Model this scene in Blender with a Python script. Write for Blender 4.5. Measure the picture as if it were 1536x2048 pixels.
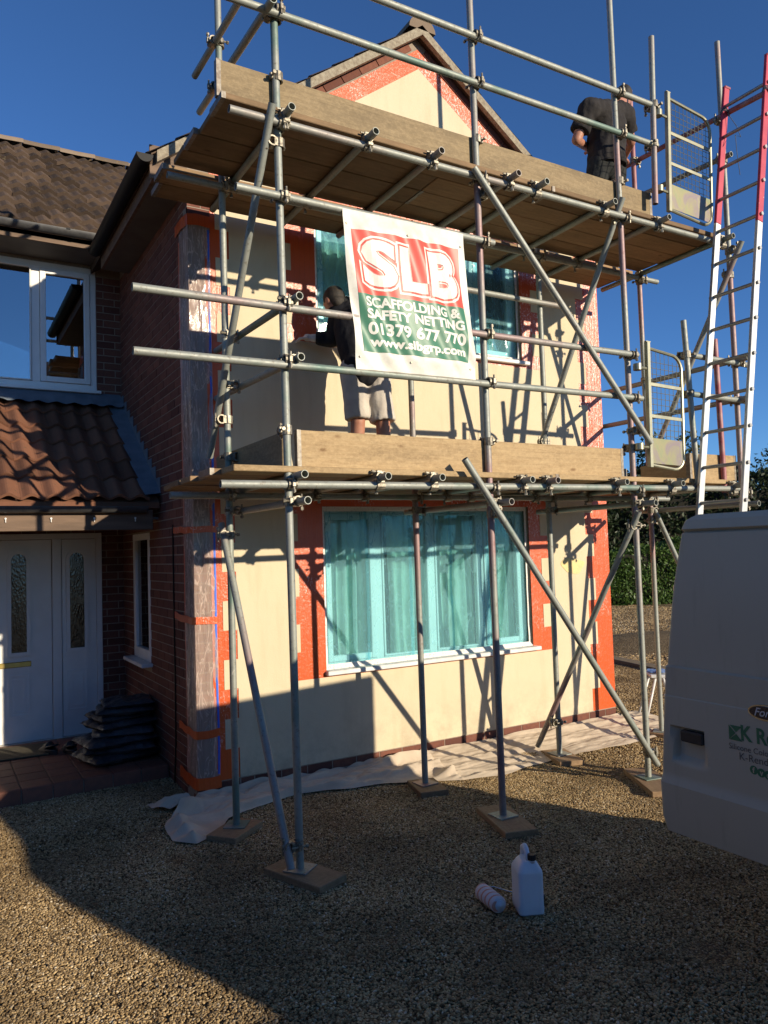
import bpy, bmesh, math, random
import numpy as np
from mathutils import Vector, Matrix, noise as mnoise
random.seed(7); rng = np.random.default_rng(7)
for o in list(bpy.data.objects): bpy.data.objects.remove(o)
scn = bpy.context.scene
COL = scn.collection
# ------------------------------------------------------------------ camera
FPX, YAW, PITCH, ROLL = 1522.7, .5357, .0506, -.0319
CAM = Vector((-1.6998, -5.7098, 1.7862))
_f = Vector((math.sin(YAW)*math.cos(PITCH), math.cos(YAW)*math.cos(PITCH), math.sin(PITCH)))
_r = Vector((math.cos(YAW), -math.sin(YAW), 0)); _u = _r.cross(_f)
_r2 = math.cos(ROLL)*_r + math.sin(ROLL)*_u; _u2 = -math.sin(ROLL)*_r + math.cos(ROLL)*_u
cd = bpy.data.cameras.new('camera'); cam = bpy.data.objects.new('camera', cd); COL.objects.link(cam)
cam.matrix_world = Matrix(((_r2.x, _u2.x, -_f.x, CAM.x), (_r2.y, _u2.y, -_f.y, CAM.y), (_r2.z, _u2.z, -_f.z, CAM.z), (0, 0, 0, 1)))
cd.sensor_fit = 'HORIZONTAL'; cd.sensor_width = 36; cd.lens = FPX/1536*36; cd.clip_start = .05; cd.clip_end = 2000
scn.camera = cam
scn.render.resolution_x = 768; scn.render.resolution_y = 1024
# ------------------------------------------------------------------ sky, sun, exposure
SUN = Vector((-.452, 1, -.293)).normalized()          # direction the light travels
EL = math.asin(-SUN.z)
w = bpy.data.worlds.new('World'); scn.world = w; w.use_nodes = True
nt = w.node_tree; nt.nodes.clear()
sky = nt.nodes.new('ShaderNodeTexSky'); sky.sky_type = 'NISHITA'; sky.sun_disc = False
sky.sun_elevation = EL; sky.sun_rotation = math.atan2(-SUN.x, -SUN.y)
sky.altitude = 0; sky.air_density = .75; sky.dust_density = .0; sky.ozone_density = 6.8
bg = nt.nodes.new('ShaderNodeBackground'); bg.inputs[1].default_value = .120
wo = nt.nodes.new('ShaderNodeOutputWorld')
nt.links.new(sky.outputs[0], bg.inputs[0]); nt.links.new(bg.outputs[0], wo.inputs[0])
sd = bpy.data.lights.new('sun', 'SUN'); sd.energy = 5.0; sd.angle = math.radians(.53); sd.color = (1, .86, .66)
so = bpy.data.objects.new('sun', sd); COL.objects.link(so); so.rotation_euler = SUN.to_track_quat('-Z', 'Y').to_euler(); so.location = (12, -24, 9)
vs = scn.view_settings; vs.view_transform = 'Standard'; vs.look = 'None'; vs.exposure = 0.36; vs.gamma = 1
vs.use_curve_mapping = False

def at(px, py, ax, val):
    d = _f + _r2*((px-768)/FPX) + _u2*((1024-py)/FPX)
    t = (val-CAM[ax])/d[ax]
    return CAM + d*t
def proj(P):
    d = Vector(P)-CAM; z = d.dot(_f)
    if z < .05: return (-1e4, -1e4, 1)
    return (768+FPX*d.dot(_r2)/z, 1024-FPX*d.dot(_u2)/z, z)

# ------------------------------------------------------------------ helpers
WM = {}
def reg(o, parent=None, world=None):
    world = world or Matrix.Identity(4)
    COL.objects.link(o); WM[o] = world.copy()
    if parent is not None:
        o.parent = parent; o.matrix_basis = WM[parent].inverted() @ world
    else: o.matrix_basis = world
    return o
def thing(name, label, cat, loc=(0, 0, 0), group=None):
    o = bpy.data.objects.new(name, None); o.empty_display_size = .1
    reg(o, None, Matrix.Translation(Vector(loc)))
    return tag(o, label, cat, group)
def tag(o, label, cat=None, group=None):
    o['label'] = label
    if cat: o['category'] = cat
    if group: o['group'] = group
    return o
def kind(o, k): o['kind'] = k; return o

class MB:
    def __init__(s): s.v = []; s.f = []; s.m = []; s.mi = 0
    def face(s, *pts):
        n = len(s.v); s.v += [tuple(p) for p in pts]; s.f.append(tuple(range(n, n+len(pts)))); s.m.append(s.mi)
    def mesh(s, verts, faces):
        n = len(s.v); s.v += [tuple(p) for p in verts]
        for f in faces: s.f.append(tuple(i+n for i in f)); s.m.append(s.mi)
    def box(s, x0, x1, y0, y1, z0, z1, M=None):
        vs_ = [(x, y, z) for z in (z0, z1) for y in (y0, y1) for x in (x0, x1)]
        if M is not None: vs_ = [tuple(M @ Vector(p)) for p in vs_]
        s.mesh(vs_, [(0, 2, 3, 1), (4, 5, 7, 6), (0, 1, 5, 4), (2, 6, 7, 3), (0, 4, 6, 2), (1, 3, 7, 5)]); return s
    def cbox(s, x0, x1, y0, y1, z0, z1, c=.004, M=None):
        # chamfered box
        bm = bmesh.new(); bmesh.ops.create_cube(bm, size=1)
        for v in bm.verts: v.co = Vector(((x0+x1)/2+v.co.x*(x1-x0), (y0+y1)/2+v.co.y*(y1-y0), (z0+z1)/2+v.co.z*(z1-z0)))
        bmesh.ops.bevel(bm, geom=bm.edges[:], offset=c, segments=1, affect='EDGES')
        if M is not None: bmesh.ops.transform(bm, matrix=M, verts=bm.verts)
        s.bm(bm); return s
    def bm(s, bm):
        bm.verts.index_update(); s.mesh([v.co for v in bm.verts], [[v.index for v in f.verts] for f in bm.faces]); bm.free()
    def tube(s, p0, p1, r, n=12, hollow=0, r1=None, caps=True):
        p0 = Vector(p0); p1 = Vector(p1); d = (p1-p0).normalized()
        a = d.orthogonal().normalized(); b = d.cross(a); r1 = r if r1 is None else r1
        c = [(math.cos(2*math.pi*i/n), math.sin(2*math.pi*i/n)) for i in range(n)]
        V = [p0+(a*x+b*y)*r for x, y in c]+[p1+(a*x+b*y)*r1 for x, y in c]
        F = [(i, (i+1) % n, n+(i+1) % n, n+i) for i in range(n)]
        if hollow:
            k = 2*n; V += [p0+(a*x+b*y)*(r-hollow) for x, y in c]+[p1+(a*x+b*y)*(r1-hollow) for x, y in c]
            for i in range(n):
                j = (i+1) % n
                F += [(k+j, k+i, k+n+i, k+n+j), (j, i, k+i, k+j), (n+i, n+j, k+n+j, k+n+i)]
        elif caps: F += [tuple(range(n-1, -1, -1)), tuple(range(n, 2*n))]
        s.mesh(V, F); return s
    def path(s, pts, r, n=8, closed=False, caps=True):
        pts = [Vector(p) for p in pts]; m = len(pts); V = []; F = []
        up = None
        for i, p in enumerate(pts):
            if closed: d = (pts[(i+1) % m]-pts[i-1]).normalized()
            else: d = (pts[min(i+1, m-1)]-pts[max(i-1, 0)]).normalized()
            if up is None: a = d.orthogonal().normalized()
            else: a = (up-d*up.dot(d)).normalized()
            up = a; b = d.cross(a); rr = r[i] if isinstance(r, (list, tuple)) else r
            V += [p+(a*math.cos(2*math.pi*k/n)+b*math.sin(2*math.pi*k/n))*rr for k in range(n)]
        for i in range(m if closed else m-1):
            j = (i+1) % m
            F += [(i*n+k, i*n+(k+1) % n, j*n+(k+1) % n, j*n+k) for k in range(n)]
        if caps and not closed: F += [tuple(range(n-1, -1, -1)), tuple(range((m-1)*n, m*n))]
        s.mesh(V, F); return s
    def grid(s, fn, nu, nv):
        V = [fn(i/nu, j/nv) for j in range(nv+1) for i in range(nu+1)]
        s.mesh(V, [(j*(nu+1)+i, j*(nu+1)+i+1, (j+1)*(nu+1)+i+1, (j+1)*(nu+1)+i) for j in range(nv) for i in range(nu)]); return s
    def ext(s, poly, fn, d0, d1):
        # extrude 2D polygon; fn(u,v,d)->3D
        n = len(poly); V = [fn(u, v, d0) for u, v in poly]+[fn(u, v, d1) for u, v in poly]
        s.mesh(V, [tuple(range(n)), tuple(range(2*n-1, n-1, -1))]+[(i, n+i, n+(i+1) % n, (i+1) % n) for i in range(n)]); return s
    def ell(s, c, r, nu=14, nv=9, M=None):
        c = Vector(c); V = []; F = []
        for j in range(nv+1):
            t = math.pi*j/nv
            for i in range(nu):
                a = 2*math.pi*i/nu; p = Vector((r[0]*math.sin(t)*math.cos(a), r[1]*math.sin(t)*math.sin(a), r[2]*math.cos(t)))
                V.append(c+(M @ p if M is not None else p))
        for j in range(nv):
            for i in range(nu): F.append((j*nu+i, (j+1)*nu+i, (j+1)*nu+(i+1) % nu, j*nu+(i+1) % nu))
        s.mesh(V, F); return s
    def data(s, name, mats, smooth=False, auto=None):
        me = bpy.data.meshes.new(name); me.from_pydata(s.v, [], s.f)
        for m in (mats if isinstance(mats, (list, tuple)) else [mats]): me.materials.append(m)
        if any(s.m): me.polygons.foreach_set('material_index', s.m)
        if smooth: me.polygons.foreach_set('use_smooth', [True]*len(me.polygons))
        me.validate(); me.update(); return me
    def build(s, name, mats, parent=None, smooth=False, world=None, fix=False):
        me = s.data(name, mats, smooth)
        if fix:
            bm = bmesh.new(); bm.from_mesh(me); bmesh.ops.remove_doubles(bm, verts=bm.verts, dist=1e-5)
            bmesh.ops.recalc_face_normals(bm, faces=bm.faces); bm.to_mesh(me); bm.free()
        if smooth: sharp(me)
        o = bpy.data.objects.new(name, me); return reg(o, parent, world)
def sharp(me, ang=40):
    try: me.set_sharp_from_angle(angle=math.radians(ang))
    except Exception: pass
def inst(name, me, parent, world): return reg(bpy.data.objects.new(name, me), parent, world)
T = Matrix.Translation
def basis(o, x, y, z):
    x = Vector(x); y = Vector(y); z = Vector(z); o = Vector(o)
    return Matrix(((x.x, y.x, z.x, o.x), (x.y, y.y, z.y, o.y), (x.z, y.z, z.z, o.z), (0, 0, 0, 1)))

# ------------------------------------------------------------------ materials
class NT:
    def __init__(s, name):
        s.mat = bpy.data.materials.new(name); s.mat.use_nodes = True; s.t = s.mat.node_tree
        s.t.nodes.clear(); s.out = s.n('ShaderNodeOutputMaterial')
    def n(s, typ, **kw):
        nd = s.t.nodes.new(typ)
        for k, v in kw.items(): setattr(nd, k, v)
        return nd
    def L(s, a, b): s.t.links.new(a, b)
    def set(s, sock, v):
        if hasattr(v, 'is_output') or isinstance(v, bpy.types.NodeSocket): s.L(v, sock)
        else: sock.default_value = v if not isinstance(v, tuple) or len(v) != 3 or sock.type != 'RGBA' else (*v, 1)
    def coord(s, which='Object', scale=(1, 1, 1), rnd=0):
        tc = s.n('ShaderNodeTexCoord'); m = s.n('ShaderNodeMapping'); m.inputs['Scale'].default_value = scale
        s.L(tc.outputs[which], m.inputs[0])
        if rnd:
            oi = s.n('ShaderNodeObjectInfo'); v = s.n('ShaderNodeVectorMath', operation='SCALE')
            v.inputs[0].default_value = (13.1*rnd, 7.7*rnd, 5.3*rnd); s.L(oi.outputs['Random'], v.inputs['Scale']); s.L(v.outputs[0], m.inputs['Location'])
        return m.outputs[0]
    def noise(s, co, scale, detail=4, rough=.55, dist=0):
        n = s.n('ShaderNodeTexNoise'); s.L(co, n.inputs['Vector']); n.inputs['Scale'].default_value = scale
        n.inputs['Detail'].default_value = detail; n.inputs['Roughness'].default_value = rough; n.inputs['Distortion'].default_value = dist
        return n.outputs['Fac']
    def vor(s, co, scale, feat='F1', out='Distance'):
        n = s.n('ShaderNodeTexVoronoi', feature=feat); s.L(co, n.inputs['Vector']); n.inputs['Scale'].default_value = scale
        return n.outputs[out]
    def ramp(s, f, *stops):
        r = s.n('ShaderNodeValToRGB'); s.L(f, r.inputs[0]); e = r.color_ramp.elements
        while len(e) < len(stops): e.new(.5)
        for i, (p, c) in enumerate(stops):
            e[i].position = p; e[i].color = (c, c, c, 1) if isinstance(c, (int, float)) else (*c, 1)
        return r.outputs[0]
    def mix(s, f, a, b, blend='MIX'):
        m = s.n('ShaderNodeMix', data_type='RGBA', blend_type=blend); s.set(m.inputs[0], f); s.set(m.inputs[6], a); s.set(m.inputs[7], b)
        return m.outputs[2]
    def math(s, op, a, b=0.0):
        m = s.n('ShaderNodeMath', operation=op); s.set(m.inputs[0], a); s.set(m.inputs[1], b); return m.outputs[0]
    def bump(s, h, strength=.3, dist=.005, prev=None):
        b = s.n('ShaderNodeBump'); s.L(h, b.inputs['Height']); b.inputs['Strength'].default_value = strength; b.inputs['Distance'].default_value = dist
        if prev is not None: s.L(prev, b.inputs['Normal'])
        return b.outputs[0]
    def hsv(s, col, v=1., h=.5, sat=1.):
        n = s.n('ShaderNodeHueSaturation'); s.set(n.inputs['Color'], col); s.set(n.inputs['Value'], v); s.set(n.inputs['Hue'], h); s.set(n.inputs['Saturation'], sat)
        return n.outputs[0]
    def rand(s):
        oi = s.n('ShaderNodeObjectInfo'); g = s.n('ShaderNodeNewGeometry')
        return s.math('FRACT', s.math('ADD', oi.outputs['Random'], g.outputs['Random Per Island']))
    def rng(s, f, a, b): 
        m = s.n('ShaderNodeMapRange'); s.L(f, m.inputs[0]); m.inputs[3].default_value = a; m.inputs[4].default_value = b; return m.outputs[0]
    def bsdf(s, col, rough=.6, metal=0., normal=None, spec=.5, trans=0., sub=0., alpha=None, coat=0., sheen=0.):
        p = s.n('ShaderNodeBsdfPrincipled'); s.set(p.inputs['Base Color'], col); s.set(p.inputs['Roughness'], rough); s.set(p.inputs['Metallic'], metal)
        p.inputs['Specular IOR Level'].default_value = spec; p.inputs['Transmission Weight'].default_value = trans; p.inputs['Coat Weight'].default_value = coat
        if sheen: p.inputs['Sheen Weight'].default_value = sheen
        if sub: p.inputs['Subsurface Weight'].default_value = sub; p.inputs['Subsurface Radius'].default_value = (.01, .005, .003)
        if alpha is not None: s.set(p.inputs['Alpha'], alpha)
        if normal is not None: s.L(normal, p.inputs['Normal'])
        return p.outputs[0]
    def done(s, sh): s.L(sh, s.out.inputs[0]); return s.mat

def nm(name, c1, c2, scale=20, rough=.6, bump=None, metal=0., stretch=(1, 1, 1), rnd=.0, spec=.5, detail=5, lo=.35, hi=.65, coat=0., sub=0., speck=None):
    t = NT(name); co = t.coord('Object', stretch, rnd=1)
    f = t.noise(co, scale, detail); c = t.mix(t.ramp(f, (lo, 0.), (hi, 1.)), c1, c2)
    if speck:   # (color, scale, threshold)
        f2 = t.noise(t.coord('Object', rnd=1), speck[1], 6, .7); c = t.mix(t.ramp(f2, (speck[2], 0.), (speck[2]+.06, 1.)), c, speck[0])
    if rnd: c = t.hsv(c, t.rng(t.rand(), 1-rnd, 1+rnd))
    nr = None
    if bump: nr = t.bump(t.noise(co, bump[0], 5, .6), bump[1], bump[2])
    return t.done(t.bsdf(c, rough, metal, nr, spec, coat=coat, sub=sub))
M = {}
M['mortar'] = nm('mortar', (.25, .20, .155), (.31, .255, .2), 40, .95, (120, .4, .003))
def brick_mat():
    t = NT('brick'); co = t.coord('Object', rnd=1); r = t.rand()
    base = t.ramp(r, (0., (.105, .042, .03)), (.35, (.165, .066, .044)), (.7, (.20, .082, .054)), (1., (.13, .052, .038)))
    c = t.mix(t.ramp(t.noise(co, 35, 5), (.4, 0.), (.7, .6)), base, (.11, .045, .04))
    nr = t.bump(t.noise(co, 160, 5, .65), .5, .003)
    return t.done(t.bsdf(c, .9, normal=nr, spec=.25))
M['brick'] = brick_mat()
def render_mat():
    t = NT('cream_render'); co = t.coord('Object')
    c = t.mix(t.noise(co, 1.6, 4), (.57, .485, .33), (.66, .57, .405))
    st = t.noise(t.coord('Object', (3, 3, .5)), 2.2, 5, .65); c = t.mix(t.ramp(st, (.50, 0.), (.72, .42)), c, (.48, .40, .26))
    fine = t.noise(co, 55, 6, .7); c = t.mix(t.ramp(fine, (.62, 0.), (.72, .18)), c, (.5, .42, .28))
    gp = t.n('ShaderNodeSeparateXYZ'); t.L(t.n('ShaderNodeTexCoord').outputs['Object'], gp.inputs[0]); low = t.ramp(gp.outputs['Z'], (.05, 1.), (.55, 0.))
    c = t.mix(t.math('MULTIPLY', low, t.ramp(t.noise(co, 4.5, 6, .7), (.42, 0.), (.68, .75))), c, (.36, .31, .22))
    sc = t.ramp(t.noise(t.coord('Object', (1, 1, 5)), 13, 6, .75), (.66, 0.), (.70, .5)); c = t.mix(sc, c, (.42, .34, .22))
    h = t.math('ADD', t.noise(co, 220, 4), t.math('MULTIPLY', t.noise(co, 6, 3), 1.5))
    return t.done(t.bsdf(c, .92, normal=t.bump(h, .4, .006), spec=.2))
M['render'] = render_mat()
def tape_mat(name, col, white=.0, rough=.32):
    t = NT(name); co = t.coord('Object'); c = t.mix(t.noise(co, 5, 3), col, tuple(x*.8 for x in col))
    # overlapping strips + bubbles
    st = t.noise(t.coord('Object', (9, 1, .5)), 3.5, 2); wr = t.noise(t.coord('Object', (1.5, 1.5, 1)), 26, 5, .6, 1.2)
    h = t.math('ADD', t.math('MULTIPLY', st, .7), t.math('MULTIPLY', wr, .6))
    m = t.noise(co, 1.7, 2); g = t.noise(t.coord('Object', (1.6, 1.6, .7)), 48, 5, .7, 1.)
    msk = t.math('MULTIPLY', t.ramp(g, (.56, 0.), (.60, 1.)), t.ramp(m, (.62-white*.3, 0.), (.72-white*.3, 1.)))
    c = t.mix(msk, c, (.85, .72, .66))  # white flecks paint in sun glare on the wrinkles, plus torn residue
    sx = t.n('ShaderNodeSeparateXYZ'); t.L(t.n('ShaderNodeTexCoord').outputs['Object'], sx.inputs[0]); fx_ = t.math('FRACT', t.math('ADD', t.math('MULTIPLY', sx.outputs[0], 21.), t.math('MULTIPLY', t.noise(t.coord('Object', (0, 0, 1)), 3., 2), .5)))
    c = t.mix(t.ramp(fx_, (.03, .35), (.09, 0.)), c, tuple(x*.45 for x in col)); h = t.math('ADD', h, t.math('MULTIPLY', fx_, .35))
    return t.done(t.bsdf(c, rough, normal=t.bump(h, .7, .007), spec=.5))
M['tape'] = tape_mat('orange_masking_tape', (.66, .10, .018), .3)
M['tape_glare'] = tape_mat('orange_tape_bubbled_glare', (.64, .10, .024), 1.0)
M['blue_tape'] = nm('blue_tape', (.02, .10, .55), (.02, .12, .62), 30, .45, (60, .3, .002))
M['white_tape'] = nm('printed_white_tape', (.78, .76, .72), (.45, .42, .4), 70, .5, (60, .4, .003), lo=.58, hi=.64)
M['upvc'] = nm('white_upvc', (.82, .81, .77), (.77, .76, .72), 6, .28, (3, .05, .002))
M['upvc_dirty'] = nm('white_upvc_sill', (.74, .74, .73), (.6, .6, .58), 10, .35)
def glass_mat(name, tint=(1, 1, 1), refl=.95, ior=1.5):
    t = NT(name); tr = t.n('ShaderNodeBsdfTransparent'); tr.inputs[0].default_value = (*tint, 1)
    g = t.n('ShaderNodeBsdfGlossy'); g.inputs['Roughness'].default_value = .01; g.inputs[0].default_value = (refl, refl, refl, 1)
    fr = t.n('ShaderNodeFresnel'); fr.inputs[0].default_value = ior
    mx = t.n('ShaderNodeMixShader'); t.L(fr.outputs[0], mx.inputs[0]); t.L(tr.outputs[0], mx.inputs[1]); t.L(g.outputs[0], mx.inputs[2])
    return t.done(mx.outputs[0])
M['glass'] = glass_mat('window_glass', (.86, .92, .9), ior=1.5); M['glass_sky'] = glass_mat('reflective_window_glass', (.6, .68, .68), ior=3.8)
def film_mat(name, tint, dif, amt, wr_scale, stretch, gloss=.10, bstr=.6, thr=(.62, .72), rough=.12, sk=1.6, bs=.5):
    t = NT(name); co = t.coord('Object', stretch)
    wr = t.noise(co, wr_scale, 5, .6, 1.5); nr = t.bump(wr, bstr, .012)
    tr = t.n('ShaderNodeBsdfTransparent'); tr.inputs[0].default_value = (*tint, 1)
    d = t.n('ShaderNodeBsdfDiffuse'); d.inputs[0].default_value = (*dif, 1); t.L(nr, d.inputs['Normal'])
    tl = t.n('ShaderNodeBsdfTranslucent'); tl.inputs[0].default_value = (*dif, 1)
    dd = t.n('ShaderNodeMixShader'); dd.inputs[0].default_value = .4; t.L(d.outputs[0], dd.inputs[1]); t.L(tl.outputs[0], dd.inputs[2])
    g = t.n('ShaderNodeBsdfGlossy'); g.inputs['Roughness'].default_value = rough; t.L(nr, g.inputs['Normal'])
    ln_ = t.noise(co, wr_scale*.8, 3, .5, 2.); rd = t.math('ABSOLUTE', t.math('SUBTRACT', ln_, .5)); ln2 = t.noise(co, wr_scale*1.9, 2, .5, 1.5); rd2 = t.math('ABSOLUTE', t.math('SUBTRACT', ln2, .5))
    glint = t.math('MAXIMUM', t.ramp(rd, (.0, 1.), (thr[0], 0.)), t.ramp(rd2, (.0, .8), (thr[0]*.8, 0.)))  # thin pale lines paint in the glints along the film's wrinkles
    f1 = t.math('ADD', t.math('MULTIPLY', glint, amt*sk), amt*bs)
    m1 = t.n('ShaderNodeMixShader'); t.L(f1, m1.inputs[0]); t.L(tr.outputs[0], m1.inputs[1]); t.L(dd.outputs[0], m1.inputs[2])
    fr = t.n('ShaderNodeFresnel'); fr.inputs[0].default_value = 1.45; t.L(nr, fr.inputs['Normal'])
    m2 = t.n('ShaderNodeMixShader'); t.L(t.math('MULTIPLY', fr.outputs[0], gloss*10), m2.inputs[0]); t.L(m1.outputs[0], m2.inputs[1]); t.L(g.outputs[0], m2.inputs[2])
    return t.done(m2.outputs[0])
M['blue_film'] = film_mat('blue_masking_film', (.62, .89, .94), (.36, .74, .84), .30, 4, (1.6, 1, .45), .05, .5, (.014, 1), .08, .6, .85)
M['clear_film'] = film_mat('clear_polythene', (.96, .93, .91), (.84, .69, .60), .30, 3.2, (2.6, 2.6, .55), .08, 1., (.018, 1), .14, 1.5, 1.45)
M['curtain'] = nm('net_curtain', (.80, .82, .74), (.66, .68, .6), 8, .9)
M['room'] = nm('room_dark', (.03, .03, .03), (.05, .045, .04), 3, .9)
def tile_mat(name, a, b, lichen, rnd=.3):
    t = NT(name); co = t.coord('Object', rnd=1); c = t.mix(t.noise(co, 14, 5), a, b)
    c = t.hsv(c, t.rng(t.rand(), 1-rnd, 1+rnd)); l = t.noise(t.coord('Object', rnd=1), 26, 6, .7)
    c = t.mix(t.ramp(l, (.60, 0.), (.66, .7)), c, lichen)
    return t.done(t.bsdf(c, .92, normal=t.bump(t.noise(co, 90, 5), .5, .004), spec=.2))
M['tile_brown'] = tile_mat('brown_concrete_tile', (.06, .041, .03), (.105, .074, .054), (.16, .135, .09), .45)
M['tile_terra'] = tile_mat('terracotta_pantile', (.20, .09, .052), (.14, .066, .042), (.085, .07, .045), .3)
M['ridge'] = tile_mat('ridge_tile', (.16, .12, .09), (.22, .17, .12), (.30, .20, .05))
M['verge'] = nm('verge_mortar', (.34, .30, .22), (.22, .18, .13), 30, .95, (60, .8, .008))
M['lead'] = nm('lead_flashing', (.11, .14, .17), (.16, .19, .22), 9, .55, (25, .4, .004), spec=.5)
M['black_plastic'] = nm('black_gutter_plastic', (.005, .005, .006), (.008, .008, .009), 10, .5, spec=.2)
M['grey_gutter'] = nm('weathered_gutter', (.045, .045, .048), (.075, .075, .075), 14, .4, (30, .2, .002))
M['stained_wood'] = nm('stained_timber', (.10, .062, .038), (.16, .10, .062), 3, .7, (40, .3, .003), stretch=(1, 9, 9))
M['soffit'] = nm('soffit_board', (.13, .12, .105), (.10, .09, .08), 5, .7)
M['brass'] = nm('brass', (.45, .33, .10), (.5, .38, .14), 20, .35, metal=1.)
M['quarry'] = nm('quarry_tile', (.20, .075, .045), (.15, .06, .04), 18, .7, (60, .3, .002), rnd=.18)
M['grout'] = nm('grout', (.25, .19, .15), (.19, .15, .12), 30, .95)
def galv():
    t = NT('galvanised_tube'); co = t.coord('Object', rnd=1); r = t.n('ShaderNodeObjectInfo').outputs['Random']
    c = t.mix(t.noise(co, 9, 5, .65), (.21, .225, .20), (.34, .355, .315))
    c = t.mix(t.ramp(t.noise(co, 40, 5, .7), (.56, 0.), (.66, .6)), c, (.13, .105, .075))
    c = t.mix(t.ramp(t.noise(t.coord('Object', (1, 1, .6), rnd=1), 17, 6, .75), (.66, 0.), (.69, .8)), c, (.50, .48, .43))
    pk = t.math('MULTIPLY', t.ramp(t.noise(co, 1.3, 3), (.46, 0.), (.62, 1.)), t.ramp(r, (.66, 0.), (.72, .5)))
    c = t.mix(pk, c, (.30, .10, .12))
    gr = t.math('MULTIPLY', t.ramp(t.noise(co, 1.9, 4), (.48, 0.), (.6, 1.)), t.ramp(r, (.28, .75), (.34, 0.)))
    c = t.mix(gr, c, (.09, .17, .14))
    return t.done(t.bsdf(c, t.rng(t.noise(co, 30, 4), .42, .72), .30, t.bump(t.noise(co, 120, 4), .2, .001), .45))
M['galv'] = galv()
M['tube_red'] = nm('red_painted_tube', (.28, .06, .07), (.36, .2, .19), 8, .5, (60, .3, .002))
M['coupler'] = nm('coupler_steel', (.13, .115, .09), (.34, .31, .24), 60, .5, (120, .4, .002), metal=.6, rnd=.3)
M['ring'] = nm('board_end_band', (.26, .24, .2), (.14, .11, .085), 40, .55, metal=.4)
def wood(name, a, b, knot, rough=.8, grain=(1.2, 14, 14), dirt=(.16, .11, .06), rnd=.15, dl=(.5, .75)):
    t = NT(name); co = t.coord('Object', grain, rnd=1); co2 = t.coord('Object', (1, 3, 3), rnd=1)
    g = t.noise(co, 3.2, 6, .65, .8); c = t.mix(t.ramp(g, (.35, 0.), (.65, 1.)), a, b)
    k = t.vor(t.coord('Object', (1, 2.2, 2.2), rnd=1), 2.3); c = t.mix(t.ramp(k, (.03, .85), (.09, 0.)), c, knot)
    fl = t.noise(t.coord('Object', (.5, 26, 26), rnd=1), 4., 4, .7); c = t.mix(t.ramp(fl, (.56, 0.), (.66, .38)), c, tuple(x*.6 for x in a))
    d = t.noise(co2, 2.4, 6, .7); c = t.mix(t.ramp(d, (dl[0], 0.), (dl[1], .6)), c, dirt)
    mo = t.noise(t.coord('Object', (1, 1.6, 1.6), rnd=1), 30, 6, .8); c = t.mix(t.ramp(mo, (.48, 0.), (.66, .45)), c, tuple(min(1, x*1.35) for x in b)); c = t.mix(t.ramp(mo, (.30, .5), (.44, 0.)), c, dirt)
    c = t.hsv(c, t.rng(t.rand(), 1-rnd, 1+rnd))
    return t.done(t.bsdf(c, rough, normal=t.bump(t.math('ADD', g, mo), .3, .002), spec=.25))
M['board_new'] = wood('pale_scaffold_board', (.36, .25, .13), (.435, .315, .17), (.18, .10, .045), dl=(.48, .78))
M['board_old'] = wood('weathered_scaffold_board', (.235, .175, .098), (.31, .235, .135), (.12, .085, .05), dl=(.40, .62), dirt=(.165, .125, .075))
M['board_deck'] = wood('deck_board', (.30, .195, .105), (.21, .135, .075), (.09, .05, .03), dl=(.40, .62), rnd=.3)
M['sole'] = wood('sole_board_timber', (.21, .135, .075), (.28, .19, .11), (.09, .05, .03), rnd=.2, grain=(14, 1.2, 14))
M['alu'] = nm('ladder_aluminium', (.62, .61, .57), (.50, .49, .45), 12, .42, (60, .2, .001), metal=.75, stretch=(4, 4, 1))
M['alu_rung'] = nm('ladder_rung_aluminium', (.36, .36, .34), (.28, .28, .27), 12, .45, metal=.7)
M['red_paint'] = nm('red_ladder_paint', (.40, .022, .05), (.46, .035, .06), 14, .45, (40, .3, .001), speck=((.6, .55, .52), 40, .66))
M['zinc'] = nm('yellow_zinc_plate', (.33, .32, .22), (.24, .24, .18), 7, .4, (40, .2, .002), metal=.6)
def irid():
    t = NT('zinc_kick_plate'); co = t.coord('Object'); f = t.noise(co, 4, 4, .6, 1.2)
    c = t.ramp(f, (.3, (.15, .22, .13)), (.45, (.25, .235, .125)), (.58, (.21, .17, .175)), (.72, (.26, .24, .155)))
    return t.done(t.bsdf(c, .38, .45, t.bump(f, .2, .004)))
M['irid'] = irid()

def dglass():
    t = NT('obscured_door_glass'); co = t.coord('Object', (1, 1, .6)); f = t.noise(co, 14, 4, .6, 1.)
    c = t.ramp(f, (.4, (.012, .014, .012)), (.6, (.05, .05, .035)), (.72, (.16, .15, .10)))
    return t.done(t.bsdf(c, .12, normal=t.bump(t.vor(co, 60), .3, .003), spec=.6))
M['door_glass'] = dglass()
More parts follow.
